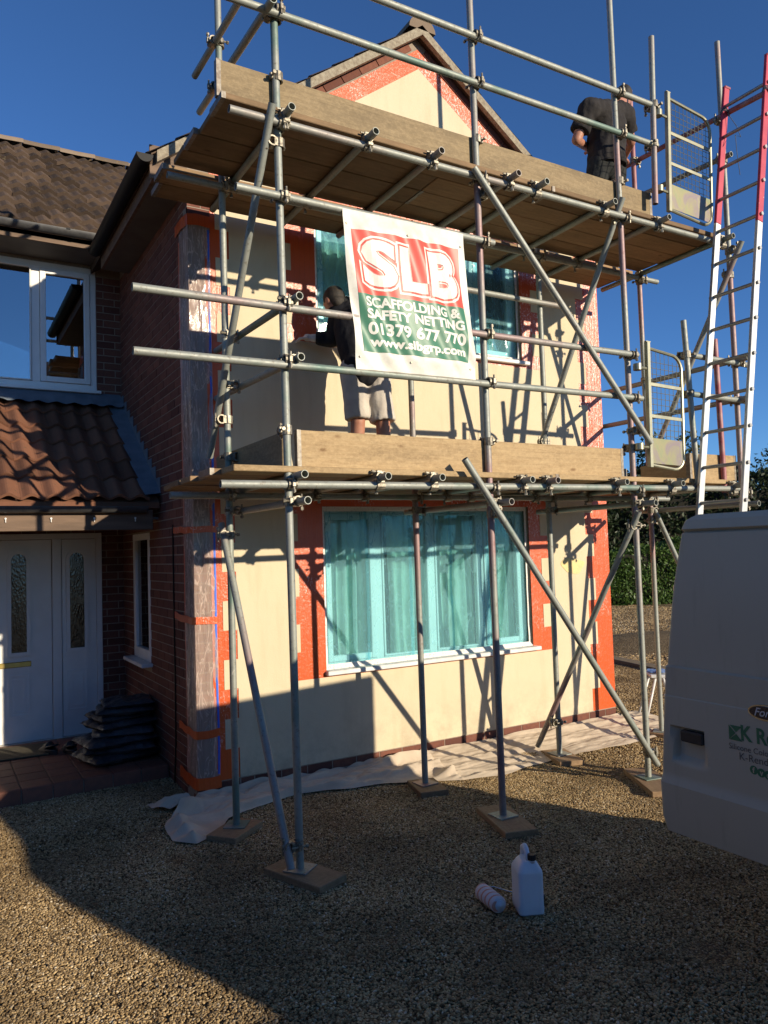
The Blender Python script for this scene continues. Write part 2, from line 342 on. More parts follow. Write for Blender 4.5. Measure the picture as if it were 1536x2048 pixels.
# ------------------------------------------------------------------ ground
def gz(x, y):
    t = min(1, max(0, (y+.55)/.5)); t = t*t*(3-2*t)
    return -.105 + .055*t
def gn(x, y): return .014*mnoise.noise(Vector((x*1.3, y*1.3, 0)))+.012*mnoise.noise(Vector((x*3.7, y*3.7, 4)))
def gravel_mat(name, sc, pebble=False):
    t = NT(name)
    if pebble:
        r = t.n('ShaderNodeObjectInfo').outputs['Random']
        c = t.ramp(r, (0., (.08, .05, .023)), (.3, (.26, .172, .078)), (.55, (.43, .30, .145)), (.8, (.57, .415, .21)), (.93, (.32, .23, .13)), (1., (.78, .66, .45)))
        pl_ = t.noise(t.n('ShaderNodeNewGeometry').outputs['Position'], 1.1, 5, .6); c = t.mix(t.ramp(pl_, (.38, .55), (.58, 0.)), c, (.085, .055, .028))
        return t.done(t.bsdf(c, .85, spec=.2))
    co = t.coord('Object'); vd = t.vor(co, sc); vc = t.vor(co, sc, 'F1', 'Color')
    sep = t.n('ShaderNodeSeparateColor'); t.L(vc, sep.inputs[0])
    c = t.ramp(sep.outputs[0], (0., (.06, .04, .018)), (.4, (.24, .162, .075)), (.8, (.42, .305, .15)), (1., (.58, .46, .29)))
    c = t.mix(t.ramp(vd, (.3, 0.), (.7, .85)), c, (.035, .025, .014))
    big = t.noise(co, .9, 4); c = t.mix(t.ramp(big, (.4, .0), (.7, .35)), c, (.10, .075, .05))
    h = t.math('SUBTRACT', 1., vd); return t.done(t.bsdf(c, .9, normal=t.bump(h, 1., .014), spec=.2))
M['gravel'] = gravel_mat('gravel_bed', 75); M['pebble'] = gravel_mat('gravel_pebble', 0, True)
def ground():
    xs = sorted(set([-300, -120, -50, -20, -9]+[-5+.25*i for i in range(61)]+[12, 16, 24, 40, 90, 300]))
    ys = sorted(set([-300, -120, -50, -20, -11]+[-7+.25*i for i in range(57)]+[10, 16, 24, 40, 90, 300]))
    V = []
    for y in ys:
        for x in xs:
            z = gz(x, y)
            if abs(x) < 20 and abs(y) < 12: z += gn(x, y)
            if x > 6 and y > 1.2:   # churned-up heap of gravel by the drive
                z += .16*math.exp(-((x-9.4)/1.1)**2-((y-4.0)/.8)**2)
            V.append((x, y, z))
    n = len(xs); F = [(j*n+i, j*n+i+1, (j+1)*n+i+1, (j+1)*n+i) for j in range(len(ys)-1) for i in range(n-1)]
    b = MB(); b.mesh(V, F); return kind(b.build('ground', M['gravel'], smooth=True), 'structure')
GR = ground()
def pebbles(name, quads, dens, rad, seed):
    b = MB()
    for x0, x1, y0, y1 in quads:
        nx = max(1, int((x1-x0)/.1)); ny = max(1, int((y1-y0)/.1))
        def fn(u, v):
            x = x0+(x1-x0)*u; y = y0+(y1-y0)*v
            return (x, y, gz(x, y)+gn(x, y)+.003)
        b.grid(fn, nx, ny)
    o = b.build(name, M['gravel']); kind(o, 'stuff')
    o['label'] = 'loose brown and grey gravel covering the drive'
    g = bpy.data.node_groups.new(name, 'GeometryNodeTree')
    g.interface.new_socket('Geometry', in_out='INPUT', socket_type='NodeSocketGeometry'); g.interface.new_socket('Geometry', in_out='OUTPUT', socket_type='NodeSocketGeometry')
    N = g.nodes.new; gi = N('NodeGroupInput'); go = N('NodeGroupOutput')
    dp = N('GeometryNodeDistributePointsOnFaces'); dp.inputs['Density'].default_value = dens; dp.inputs['Seed'].default_value = seed
    ico = N('GeometryNodeMeshIcoSphere'); ico.inputs['Radius'].default_value = 1; ico.inputs['Subdivisions'].default_value = 2
    sm = N('GeometryNodeSetShadeSmooth'); ma = N('GeometryNodeSetMaterial'); ma.inputs['Material'].default_value = M['pebble']
    ip = N('GeometryNodeInstanceOnPoints')
    rs = N('FunctionNodeRandomValue'); rs.data_type = 'FLOAT_VECTOR'; rs.inputs[0].default_value = (rad*.7, rad*.6, rad*.4); rs.inputs[1].default_value = (rad*1.7, rad*1.25, rad*.95)
    rr = N('FunctionNodeRandomValue'); rr.data_type = 'FLOAT_VECTOR'; rr.inputs[0].default_value = (-.5, -.5, 0); rr.inputs[1].default_value = (.5, .5, 6.28); rr.inputs['Seed'].default_value = 5
    L = g.links.new
    L(gi.outputs[0], dp.inputs['Mesh']); L(ico.outputs['Mesh'], sm.inputs[0]); L(sm.outputs[0], ma.inputs[0]); L(dp.outputs['Points'], ip.inputs['Points']); L(ma.outputs[0], ip.inputs['Instance'])
    L(rs.outputs[0], ip.inputs['Scale']); L(rr.outputs[0], ip.inputs['Rotation']); L(ip.outputs[0], go.inputs[0])
    o.modifiers.new('scatter', 'NODES').node_group = g
    return o
pebbles('gravel_pebbles', [(-2.6, 3.2, -4.4, .1), (-2.4, 0, .1, .9)], 11000, .0064, 1)
pebbles('gravel_pebbles', [(3.2, 8.0, -3.4, 4.5)], 4200, .0085, 2)
pebbles('gravel_pebbles', [(8.0, 16.0, -2.0, 11.0), (4.7, 8.0, 4.5, 11.0)], 700, .022, 3)

# ------------------------------------------------------------------ house
W, Z0, D = 4.424, .31, 2.48
house = thing('house', 'red brick house with cream rendered gable wing, orange masking tape and brown tiled roof', 'house', (0, 0, 0))
def row(z): return math.floor((z-Z0)/.225+1e-6)
LW = (1.09, 3.335, .805, 2.17)     # lower window opening x0,x1,z0,z1
UW = (1.085, 3.34, 3.605, 4.80)
def in_open(x, z): return (LW[0] < x < LW[1] and LW[2] < z < LW[3]) or (UW[0] < x < UW[1] and UW[2] < z < UW[3])
def in_surround(x, z):
    wide = row(z) % 2 == 0
    a, b = (.762, 3.578) if wide else (.862, 3.478)
    return (.76 < z < 2.335 and a < x < b) or (3.548 < z < 4.9 and a < x < b)
def in_render(x, z):
    e = .218 if row(z) % 2 == 0 else .33
    return e < x < W-e and z > .085 and not in_surround(x, z)
XS = sorted({0, .178, .218, .33, .762, .862, LW[0], UW[0], LW[1], UW[1], 3.478, 3.578, W-.33, W-.218, W})
ZS = sorted({-.3, .085, .76, LW[2], LW[3], 3.548, UW[2], UW[3], 4.87}|{Z0+.225*n for n in range(0, 21)})
ZS = [z for z in ZS if z <= 4.87]
def panel(name, inside, yf, yb, mat, parent, xs=XS, zs=ZS, ax='y'):
    b = MB(); nx, nz = len(xs)-1, len(zs)-1
    I = [[inside((xs[i]+xs[i+1])/2, (zs[j]+zs[j+1])/2) for j in range(nz)] for i in range(nx)]
    P = (lambda x, y, z: (x, y, z)) if ax == 'y' else (lambda x, y, z: (y, x, z))
    for i in range(nx):
        for j in range(nz):
            if not I[i][j]: continue
            x0, x1, z0, z1 = xs[i], xs[i+1], zs[j], zs[j+1]
            b.face(P(x0, yf, z0), P(x1, yf, z0), P(x1, yf, z1), P(x0, yf, z1))
            if i == 0 or not I[i-1][j]: b.face(P(x0, yb, z0), P(x0, yf, z0), P(x0, yf, z1), P(x0, yb, z1))
            if i == nx-1 or not I[i+1][j]: b.face(P(x1, yf, z0), P(x1, yb, z0), P(x1, yb, z1), P(x1, yf, z1))
            if j == 0 or not I[i][j-1]: b.face(P(x0, yb, z0), P(x1, yb, z0), P(x1, yf, z0), P(x0, yf, z0))
            if j == nz-1 or not I[i][j+1]: b.face(P(x0, yf, z1), P(x1, yf, z1), P(x1, yb, z1), P(x0, yb, z1))
    return b.build(name, mat, parent)
# mortar backing of the gable wall, with window openings, and the gable triangle
def UND(x): return 6.57-.73*abs(x-2.212)
wall = panel('wall', lambda x, z: not in_open(x, z), .0035, .26, M['mortar'], house, zs=ZS)
b = MB(); b.ext([(.012, 4.87), (W-.012, 4.87), (W-.012, UND(W)), (2.212, UND(2.212)), (.012, UND(0))], lambda u, v, d: (u, d, v), .012, .26)
gable_core = b.build('gable_wall', M['mortar'], house, fix=True)
# return wall (X=0) with narrow window, main wall (Y=D) with door and window, far walls
NW = (1.36, 2.02, .84, 2.02)
ret = panel('return_wall', lambda y, z: not (NW[0] < y < NW[1] and NW[2] < z < NW[3]), .0035, .24, M['mortar'], house, xs=[.26, NW[0], NW[1], D+.2], zs=[-.3, NW[2], NW[3], 4.86], ax='x')
b = MB(); b.box(.012, .25, .012, .26, 4.86, 4.87); 
MWX = (-2.6, -.24, 3.52, 4.80); DR = (-1.62, -.215, .03, 2.06)
mainw = panel('main_wall', lambda x, z: not ((MWX[0] < x < MWX[1] and MWX[2] < z < MWX[3]) or (DR[0] < x < DR[1] and DR[2] < z < DR[3])), D+.0035, D+.25, M['mortar'], house,
              xs=[-6, MWX[0], DR[0], MWX[1], DR[1], .012], zs=[-.3, DR[2], DR[3], MWX[2], MWX[3], 5.0])
b = MB(); b.box(W-.25, W-.002, .262, 6.3, -.3, 4.86); b.box(-6, W-.26, 6.3, 6.5, -.3, 4.9); b.box(-6, -5.8, D+.26, 6.29, -.3, 4.9)
b.box(.26, W-.26, .28, 6.2, 2.35, 2.45)
rearw = b.build('rear_wall', M['brick'], house)
# --- bricks
BL, BH, PB = .215, .065, .075
bme = MB().box(-BL/2, BL/2, -.011, .02, 0, BH).data('brick', M['brick'])
bmeh = MB().box(-.0512, .0512, -.011, .02, 0, BH).data('half_brick', M['brick'])
cands = []
def course_bricks(u0, u1, z, n, place, holes=(), amax=1e9):
    u = u0+(0 if n % 2 == 0 else -.1125); zz = z+BH/2
    while u < u1-.02:
        segs = [(max(u, u0), min(u+BL, u1))]
        for h0, h1, z0, z1 in holes:
            if z0 < zz < z1: segs = [q for a, c in segs for q in ((a, min(c, h0)), (max(a, h1), c)) if q[1]-q[0] > 0]
        for a, c in segs:
            if c-a > .028 and a < amax: cands.append((place((a+c)/2, z), (c-a)/BL))
        u += .225
RX = Matrix.Rotation(-math.pi/2, 4, 'Z')
def pl_ret(y, z): return T((0.011, y, z)) @ RX
def pl_main(x, z): return T((x, D+.011, z))
def pl_front(x, z): return T((x, .011, z))
zc = .0100-.225
rows = [zc+PB*i for i in range(66)]
for n, z in enumerate(rows):
    if z < 4.80: course_bricks(0.0, D, z, n+1, pl_ret, ((NW[0], NW[1], NW[2]-.07, NW[3]+.01),))
    if z > .03: course_bricks(-2.3, 0, z, n, pl_main, ((MWX[0], MWX[1]+.004, MWX[2]-.05, MWX[3]+.0), (DR[0], DR[1]+.004, -1, DR[3])))
    if z < 4.72: course_bricks(0, .34, z, n, pl_front, amax=.2)
    if z < .05: course_bricks(0.34 if z > .04 else .34, W, z, n, pl_front)
# soldier-course bricks up the gable verge, above the tape
for sgn in (-1, 1):
    for k in range(13):
        dx = .06+.225*k*.808; x = 2.212+sgn*(dx+.09)
        ang = sgn*math.atan(.73)
        cands.append((T((x, .011, UND(x)-.055-.033)) @ Matrix.Rotation(ang, 4, 'Y'), 1.))
def psize(m):
    p = proj(m.translation)
    if not (-40 < p[0] < 1576 and -40 < p[1] < 2088): return 0
    nrm = (m.to_3x3() @ Vector((0, -1, 0))).normalized(); v = (CAM-m.translation).normalized()
    return abs(nrm.dot(v))/p[2]**2
cands.sort(key=lambda c: -psize(c[0]))
rest = MB()
for i, (m, s) in enumerate(cands):
    mm = m @ Matrix.Diagonal((s, 1, 1, 1)) @ T((0, random.uniform(-.0012, .0012), 0))
    if i < 300 and psize(m) > 0:
        p = wall if abs(m.translation.y-.011) < 1e-4 else (ret if abs(m.translation.x-.011) < 1e-4 else mainw)
        if m.translation.z > 4.9 and p is wall: p = gable_core
        inst('brick', bme, p, mm)
    else: rest.box(-BL/2, BL/2, -.011, .02, 0, BH, M=mm)
o = rest.build('brickwork', M['brick'], house, fix=False); kind(o, 'stuff')
bm = bmesh.new(); bm.from_mesh(o.data); bmesh.ops.recalc_face_normals(bm, faces=bm.faces); bm.to_mesh(o.data); bm.free()

# --- render, tape
rend = panel('render', in_render, -.006, .013, M['render'], house)
b = MB()
def gab(off_top, off_bot, y0, y1, xin):
    b_ = MB()
    return b_
gz_ = lambda x, o: UND(x)-o
# cream gable triangle above z=4.87
xl = 2.212-(6.57-.30-4.872)/.73; xr = 2*2.212-xl
b.ext([(max(xl, .2), 4.872), (min(xr, W-.2), 4.872), (2.212, 6.57-.30)], lambda u, v, d: (u, d, v), -.006, .013)
b.build('render', M['render'], house, fix=True)
tape_out = lambda x, z: (not in_render(x, z)) and (not in_open(x, z)) and z > .085 and x > .178
for lo_, hi_, m_ in ((0, .7, 'tape'), (.7, 3.9, 'tape'), (3.9, 9, 'tape')): panel('masking_tape', lambda x, z: tape_out(x, z) and z < 2.33 and lo_ < x < hi_, -.0015, .012, M[m_], house)
for lo_, hi_, m_ in ((0, .7, 'tape'), (.7, 2.2, 'tape'), (2.2, 3.9, 'tape_glare'), (3.9, 9, 'tape_glare')): panel('masking_tape', lambda x, z: tape_out(x, z) and z > 2.34 and lo_ < x < hi_, -.0015, .012, M[m_], house, xs=sorted(set(XS)|{2.2}))
for sgn in (-1, 1):
    b = MB(); c = 2.212
    def fx(d): return c+sgn*d
    L_ = 2.0
    poly = [(fx(0), 6.57-.112), (fx(L_), 6.57-.112-.73*L_), (fx(L_), 6.57-.30-.73*L_), (fx(0), 6.57-.302)]
    b.ext(poly, lambda u, v, d: (u, d, v), -.0035, .012)
    b.build('masking_tape', M['tape'] if sgn < 0 else M['tape_glare'], house, fix=True)
pc = at(1145, 1132, 1, 0); pb_ = MB(); M['patch'] = nm('render_repair', (.72, .60, .27), (.66, .54, .27), 20, .9, (40, .5, .006))
pb_.ext([(pc.x+.15*math.cos(a_)*(1+.2*math.sin(3*a_)), pc.z+.085*math.sin(a_)*(1+.18*math.cos(2*a_+1))) for a_ in [2*math.pi*i/26 for i in range(26)]], lambda u, v, d: (u, d, v), -.0095, -.002)
pb_.build('repair_patch', M['patch'], house, fix=True)
# left-corner polythene, straps, blue tape
def film_corner():
    b = MB()
    def fn(u, v):
        z = .06+(4.42-.06)*v; s = .40*u+.0  # 0..0.40 along: return part .24, front part .175
        w_ = .004+.010*mnoise.noise(Vector((s*16, z*2.2, 3)))+.006*mnoise.noise(Vector((s*40, z*7, 9)))
        w_ = max(w_, .0015)
        if s < .225: return (-.004-w_, .225-s+.0, z)
        return (s-.225-.004, -.006-w_, z)
    b.grid(fn, 44, 150)
    return b.build('polythene_sheet', M['clear_film'], house, smooth=True)
film_corner()
b = MB(); zt = 4.42
def strip(b, pts, wv, nrm, th=.0012):
    pass
b = MB(); b.grid(lambda u, v: (-.0035-.002*mnoise.noise(Vector((v*20, 0, 0))), .20+.05*u+.02*mnoise.noise(Vector((v*5, 2, 0))), .05+4.25*v), 2, 60); b.build('masking_tape', M['tape'], house)
b = MB(); b.grid(lambda u, v: (.152+.017*u+.006*mnoise.noise(Vector((v*7, 1, 4))), -.0105-.003*u*(1-u), .14+4.2*v), 2, 80); b.build('blue_tape', M['blue_tape'], house)
for z, h, y1 in ((1.30, .055, .50), (.45, .06, .42), (1.99, .05, .5), (.085, .09, .42), (4.40, .09, .3)):
    b = MB()
    def fn(u, v):
        s = u*(y1+.19); dz = .012*mnoise.noise(Vector((u*5, z, 0)))
        if s < y1: return (-.016-.006*mnoise.noise(Vector((s*9, z, 1))), y1-s, z+h*(v-.5)+dz+(s-y1)*-.03)
        return (s-y1-.014, -.019, z+h*(v-.5)+dz)
    b.grid(fn, 24, 2); b.build('masking_tape', M['tape'], house, smooth=True)
b = MB(); b.grid(lambda u, v: (.13+.06*u, -.008, .12+4.2*v), 2, 30); b.build('masking_tape', M['tape'], house)

# --- windows behind blue film
def casement_window(op, name, lab, mull, film_gap, sashes):
    x0, x1, z0, z1 = op; y = .085
    wn = MB().box(x0, x1, y, y+.06, z0, z0+.055).box(x0, x1, y, y+.06, z1-.055, z1).box(x0, x0+.055, y, y+.06, z0+.055, z1-.055).box(x1-.055, x1, y, y+.06, z0+.055, z1-.055)
    for m in mull: wn.box(m-.035, m+.035, y, y+.06, z0+.055, z1-.055)
    o = wn.build('window', M['upvc'], house); o['label'] = lab
    edges = [x0+.055]+[q for m in mull for q in (m-.035, m+.035)]+[x1-.055]
    for k in range(0, len(edges), 2):
        a, c = edges[k]+.003, edges[k+1]-.003; s = .05 if sashes[k//2] else .018
        zb, zt = z0+.058, z1-.058
        sb = MB(); ys = y-.012
        sb.cbox(a, a+s, ys, ys+.05, zb, zt).cbox(c-s, c, ys, ys+.05, zb, zt).cbox(a+s, c-s, ys+.001, ys+.049, zb, zb+s).cbox(a+s, c-s, ys+.001, ys+.049, zt-s, zt)
        sb.build('sash', M['upvc'], o)
        MB().box(a+s, c-s, ys+.022, ys+.028, zb+s, zt-s).build('pane', M['glass'], o)
    # curtains and a dark room box behind
    for a, c, ph in ((x0+.04, x0+.62, 0), (x0+.75, x0+1.15, 2), (x1-1.05, x1-.55, 4), (x1-.42, x1-.05, 6)):
        cb = MB(); cb.grid(lambda u, v: (a+(c-a)*u+.012*math.sin(v*5+u*9), .20+.024*math.sin(u*(c-a)*70+ph+2.2*mnoise.noise(Vector((u*3+ph, 0, 1))))*(.5+.5*abs(math.sin(u*4+ph)))+.016*mnoise.noise(Vector((u*9+ph, v*1.5, 2))), z0-.05+(z1-z0+.1)*v), 46, 4)
        cb.build('curtain', M['curtain'], o, smooth=True)
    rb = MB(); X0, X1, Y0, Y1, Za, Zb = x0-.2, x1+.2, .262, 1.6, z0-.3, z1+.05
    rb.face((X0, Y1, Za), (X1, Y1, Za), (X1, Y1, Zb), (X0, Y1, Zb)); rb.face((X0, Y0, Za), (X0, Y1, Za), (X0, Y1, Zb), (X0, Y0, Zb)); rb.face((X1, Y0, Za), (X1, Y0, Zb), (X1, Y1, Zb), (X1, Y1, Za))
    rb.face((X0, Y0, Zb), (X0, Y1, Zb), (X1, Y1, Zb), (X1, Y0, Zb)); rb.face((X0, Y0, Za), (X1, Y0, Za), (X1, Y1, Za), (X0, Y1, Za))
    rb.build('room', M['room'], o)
    sl = MB().cbox(x0-.01, x1+.06, -.055, .084, z0-.03, z0+.006, .006); sl.build('sill', M['upvc_dirty'], o)
    # blue film in overlapping widths
    n = 5
    for k in range(n):
        a = x0+.012+(x1-x0-.024)*k/n-(.03 if k else 0); c = x0+.012+(x1-x0-.024)*(k+1)/n
        fb = MB(); nz = 34
        def fn(u, v):
            x = a+(c-a)*u; z = z0+.012+(z1-z0-.02)*v
            y_ = .052-.004*(k % 2)+.014*mnoise.noise(Vector((x*3, z*2.4, 5)))+.006*mnoise.noise(Vector((x*11, z*6, 1)))
            e = min(u, 1-u, v*3, (1-v)*3); return (x, y_+.012*max(0, .12-e), z)
        fb.grid(fn, 14, nz); fb.build('masking_film', M['blue_film'], o, smooth=True)
    # printed white tape edging the film
    for q in ((x0+.004, x0+.03, z0+.02, z1), (x1-.03, x1-.004, z0+.02, z1), (x0, x1, z0+.012, z0+.05), (x0, x1, z1-.04, z1)):
        tb = MB(); hor = q[1]-q[0] > q[3]-q[2]
        tb.grid(lambda u, v: (q[0]+(q[1]-q[0])*u, .03+.006*mnoise.noise(Vector((u*9 if hor else 0, v*9, 2)))-(.03 if hor and q[2] < z0+.1 else 0)*(1-v), q[2]+(q[3]-q[2])*v), 30 if hor else 2, 2 if hor else 30)
        tb.build('edging_tape', M['white_tape'], o, smooth=True)
    tb = MB(); tb.grid(lambda u, v: (x0+.0+(x1-x0+.04)*u, -.05+.1*v, z0+.0085+.004*mnoise.noise(Vector((u*30, v*3, 2)))), 60, 3); tb.build('edging_tape', M['white_tape'], o, smooth=True)
    return o
casement_window(LW, 'w', 'ground floor window masked with pale blue film', (1.66, 2.225, 2.79), 0, (1, 0, 0, 1))
casement_window(UW, 'w', 'upper floor window masked with pale blue film', (1.66, 2.225, 2.79), 0, (1, 0, 0, 1))

# --- main wall window (upper left)
x0, x1, z0, z1 = MWX; y = D-.005
wn = MB().cbox(x0, x1, y, y+.07, z0, z0+.06).cbox(x0, x1, y, y+.07, z1-.06, z1).cbox(x1-.06, x1, y+.001, y+.069, z0, z1).cbox(x0, x0+.06, y+.001, y+.069, z0, z1)
for m in (-.815, -1.75): wn.cbox(m-.038, m+.038, y+.002, y+.068, z0+.06, z1-.06)
o = wn.build('window', M['upvc'], house); o['label'] = 'white casement window above the porch roof'
for a, c, s in ((-.774, x1-.063, .055), (-1.709, -.856, .012), (x0+.063, -1.79, .055)):
    sb = MB(); ys = y-.014; zb, zt = z0+.063, z1-.063
    sb.cbox(a, a+s, ys, ys+.05, zb, zt).cbox(c-s, c, ys, ys+.05, zb, zt).cbox(a+s, c-s, ys+.001, ys+.049, zb, zb+s).cbox(a+s, c-s, ys+.001, ys+.049, zt-s, zt)
    sb.build('sash', M['upvc'], o); MB().box(a+s, c-s, ys+.022, ys+.028, zb+s, zt-s).build('pane', M['glass_sky'], o)
MB().cbox(x0-.03, x1+.035, D-.06, D+.05, z0-.032, z0-.001, .005).build('sill', M['upvc'], o)
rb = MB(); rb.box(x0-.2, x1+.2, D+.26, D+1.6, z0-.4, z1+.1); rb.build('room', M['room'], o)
# --- narrow window in the return wall
y0, y1, z0, z1 = NW; x = -.004
wn = MB().cbox(x, x+.06, y0, y1, z0, z0+.10).cbox(x, x+.06, y0, y1, z1-.06, z1).cbox(x+.001, x+.059, y0, y0+.075, z0+.1, z1-.06).cbox(x+.001, x+.059, y1-.075, y1, z0+.1, z1-.06)
o = wn.build('window', M['upvc'], house); o['label'] = 'narrow white window beside the front door'
MB().box(x+.03, x+.036, y0+.075, y1-.075, z0+.1, z1-.06).build('pane', M['glass_sky'], o)
MB().cbox(-.10, .05, y0-.05, y1+.05, z0-.035, z0-.001, .005).build('sill', M['upvc_dirty'], o)
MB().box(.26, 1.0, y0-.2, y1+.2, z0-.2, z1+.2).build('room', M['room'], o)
# --- front door with side panel
def arch(cx, w_, zb, zt, n=12):
    r = w_/2; return [(cx-r, zb), (cx+r, zb)]+[(cx+r*math.cos(math.pi*i/n), zt-r+r*math.sin(math.pi*i/n)) for i in range(n+1)]
def ring(b, outer, inner, y0, y1):
    n = len(outer); V = [(u, y0, v) for u, v in outer]+[(u, y0, v) for u, v in inner]+[(u, y1, v) for u, v in outer]+[(u, y1, v) for u, v in inner]
    F = []
    for i in range(n):
        j = (i+1) % n; F += [(i, j, n+j, n+i), (2*n+i, 3*n+i, 3*n+j, 2*n+j), (i, 2*n+i, 2*n+j, j), (n+i, n+j, 3*n+j, 3*n+i)]
    b.mesh(V, F)
y = D+.02
fr = MB().cbox(DR[1]-.055, DR[1], y-.03, y+.05, .03, DR[3]).cbox(DR[0], DR[1]-.056, y-.03, y+.05, DR[3]-.055, DR[3]).cbox(-.685, -.60, y-.028, y+.05, .03, DR[3]-.056).cbox(DR[0], DR[0]+.055, y-.03, y+.05, .03, DR[3]-.056).cbox(DR[0], DR[1], y-.035, y+.05, .0, .05)
dr = fr.build('door', M['upvc'], house); dr['label'] = 'white panelled front door with arched glass and matching side panel'
for nm_, a, c, gx in (('door_leaf', -1.56, -.69, -.985), ('side_panel', -.595, -.272, -.455)):
    lf = MB().cbox(a, c, y-.012, y+.035, .055, DR[3]-.06, .003)
    leaf = lf.build(nm_, M['upvc'], dr)
    for g in ([gx, -1.30] if nm_ == 'door_leaf' else [gx]):
        ra = MB(); ring(ra, arch(g, .205, .88, 1.90), arch(g, .135, .915, 1.865), y-.034, y-.01); ra.build('glazing_trim', M['upvc'], leaf)
        gb = MB(); gb.ext(arch(g, .137, .913, 1.867), lambda u, v, d: (u, d, v), y-.020, y-.0165); gb.build('pane', M['door_glass'] if 'door_glass' in M else M['glass'], leaf)
        MB().box(g-.068, g+.068, y-.0162, y-.0125, .915, 1.79).build('pane_backing', M['room'], leaf)
        for (pz0, pz1) in ((.30, .70),):
            ro = MB(); R4 = lambda q: [(g-.095+q, pz0+q), (g+.095-q, pz0+q), (g+.095-q, pz1-q), (g-.095+q, pz1-q)]
            ring(ro, R4(0), R4(.018), y-.022, y-.01); ring(ro, R4(.04), R4(.055), y-.02, y-.01); ro.build('moulding', M['upvc'], leaf)
    if nm_ == 'door_leaf': MB().cbox(-1.25, -.88, y-.03, y-.01, .775, .825, .004).build('letter_plate', M['brass'], leaf)
# --- roofs
def tile_mesh(name, wd, ln, h, rolls, mat, nx=14, lip=.016):
    b = MB(); V = []
    def prof(u): return h*(.5-.5*math.cos(2*math.pi*rolls*u))
    for k, (s, dz) in enumerate(((0, .012), (1, 0.))):
        for i in range(nx+1): V.append((wd*(i/nx-.5), s*ln, prof(i/nx)+lip*(1-s)+.006))
    for i in range(nx+1): V.append((wd*(i/nx-.5), 0, prof(i/nx)*.9+.0))
    n = nx+1; F = [(i, i+1, n+i+1, n+i) for i in range(nx)]+[(2*n+i, 2*n+i+1, i+1, i) for i in range(nx)]
    b.mesh(V, F); return b.data(name, mat, smooth=False)
def tile_roof(parent, x0, x1, ey, ez, slope, rows_, gauge, wd, me, jitter=.004, stag=False):
    ang = math.atan(slope); cs, sn = math.cos(ang), math.sin(ang); out = []
    for r in range(rows_):
        x = x1-wd/2-(wd/2 if stag and r % 2 else 0)
        while x > x0:
            y_ = ey+cs*gauge*r; z_ = ez+sn*gauge*r
            m = T((x+random.uniform(-.002, .002), y_, z_+random.uniform(0, jitter))) @ Matrix.Rotation(ang-.035+random.uniform(-.012, .012), 4, 'X') @ Matrix.Rotation(random.uniform(-.018, .018), 4, 'Y') @ Matrix.Rotation(random.uniform(-.012, .012), 4, 'Z')
            out.append(inst('tile', me, parent, m)); x -= wd
    return out
# main roof
MS = .81; MY, MZ = 2.02, 4.975
b = MB(); L_ = 2.45
b.ext([(MY, MZ-.03), (MY+L_, MZ+MS*L_-.03), (MY+2*L_, MZ-.03), (MY+2*L_, MZ-.10), (MY, MZ-.10)], lambda u, v, d: (d, u, v), -6.2, 4.3)
mroof = b.build('roof', M['tile_brown'], house, fix=True); mroof['label'] = 'brown concrete tiled main roof with lichen on the ridge'
mt = tile_mesh('tile', .30, .36, .034, 2, M['tile_brown'], 14, .038)
tile_roof(mroof, -2.6, .95, MY-.02, MZ-.022, MS, 11, .285, .30, mt, .010, True)
for k in range(9):
    x = .95-.42*k; b = MB(); b.grid(lambda u, v: (x+.42*u, MY+L_-.13*math.cos(math.pi*v), MZ+MS*L_-.02+.10*math.sin(math.pi*v)+.01*(u > .9)), 2, 8); b.build('ridge_tile', M['ridge'], mroof, smooth=True)
# gable roof
RT = .075
b = MB()
for sgn in (-1, 1):
    e = 2.212+sgn*2.50; c = 2.212
    b.ext([(c, UND(c)), (e, UND(e)), (e, UND(e)+RT), (c, UND(c)+RT)], lambda u, v, d: (u, d, v), -.05, 5.2)
groof = b.build('gable_roof', M['tile_brown'], house, fix=True)
b = MB()
for sgn in (-1, 1):   # mortared verge, the pale strip seen edge-on
    e = 2.212+sgn*2.46; c = 2.212
    b.ext([(c, UND(c)-.022), (e, UND(e)-.022), (e, UND(e)+.066), (c, UND(c)+.066)], lambda u, v, d: (u, d, v), -.10, -.052)
b.build('verge', M['verge'], groof, fix=True)
vt = tile_mesh('verge_tile', .30, .36, .028, 2, M['tile_brown'])
for sgn in (-1, 1):
    ang = math.atan(.73)
    for k in range(10):
        s = 2.50-.285*k*math.cos(ang); x = 2.212+sgn*s
        m = basis((x, .055, UND(x)+RT-.018), (0, -sgn, 0), (-sgn*math.cos(ang), 0, math.sin(ang)), (sgn*math.sin(ang), 0, math.cos(ang)))
        inst('tile', vt, groof, m)
        if sgn < 0:
            for j in range(1, 3): inst('tile', vt, groof, T((0, .3*j, 0)) @ m)
b = MB()
b.grid(lambda u, v: (2.212-.145*math.cos(math.pi*v), -.10+.45*u, 6.57+.02+.13*math.sin(math.pi*v)), 2, 10)
b.face(*[(2.212-.145*math.cos(math.pi*i/10), -.10, 6.59+.13*math.sin(math.pi*i/10)) for i in range(11)])
b.build('ridge_tile', M['ridge'], groof)
for k in range(1, 6):
    b = MB(); b.grid(lambda u, v: (2.212-.14*math.cos(math.pi*v), -.10+.45*(k+u), 6.59+.125*math.sin(math.pi*v)), 2, 8); b.build('ridge_tile', M['ridge'], groof, smooth=True)
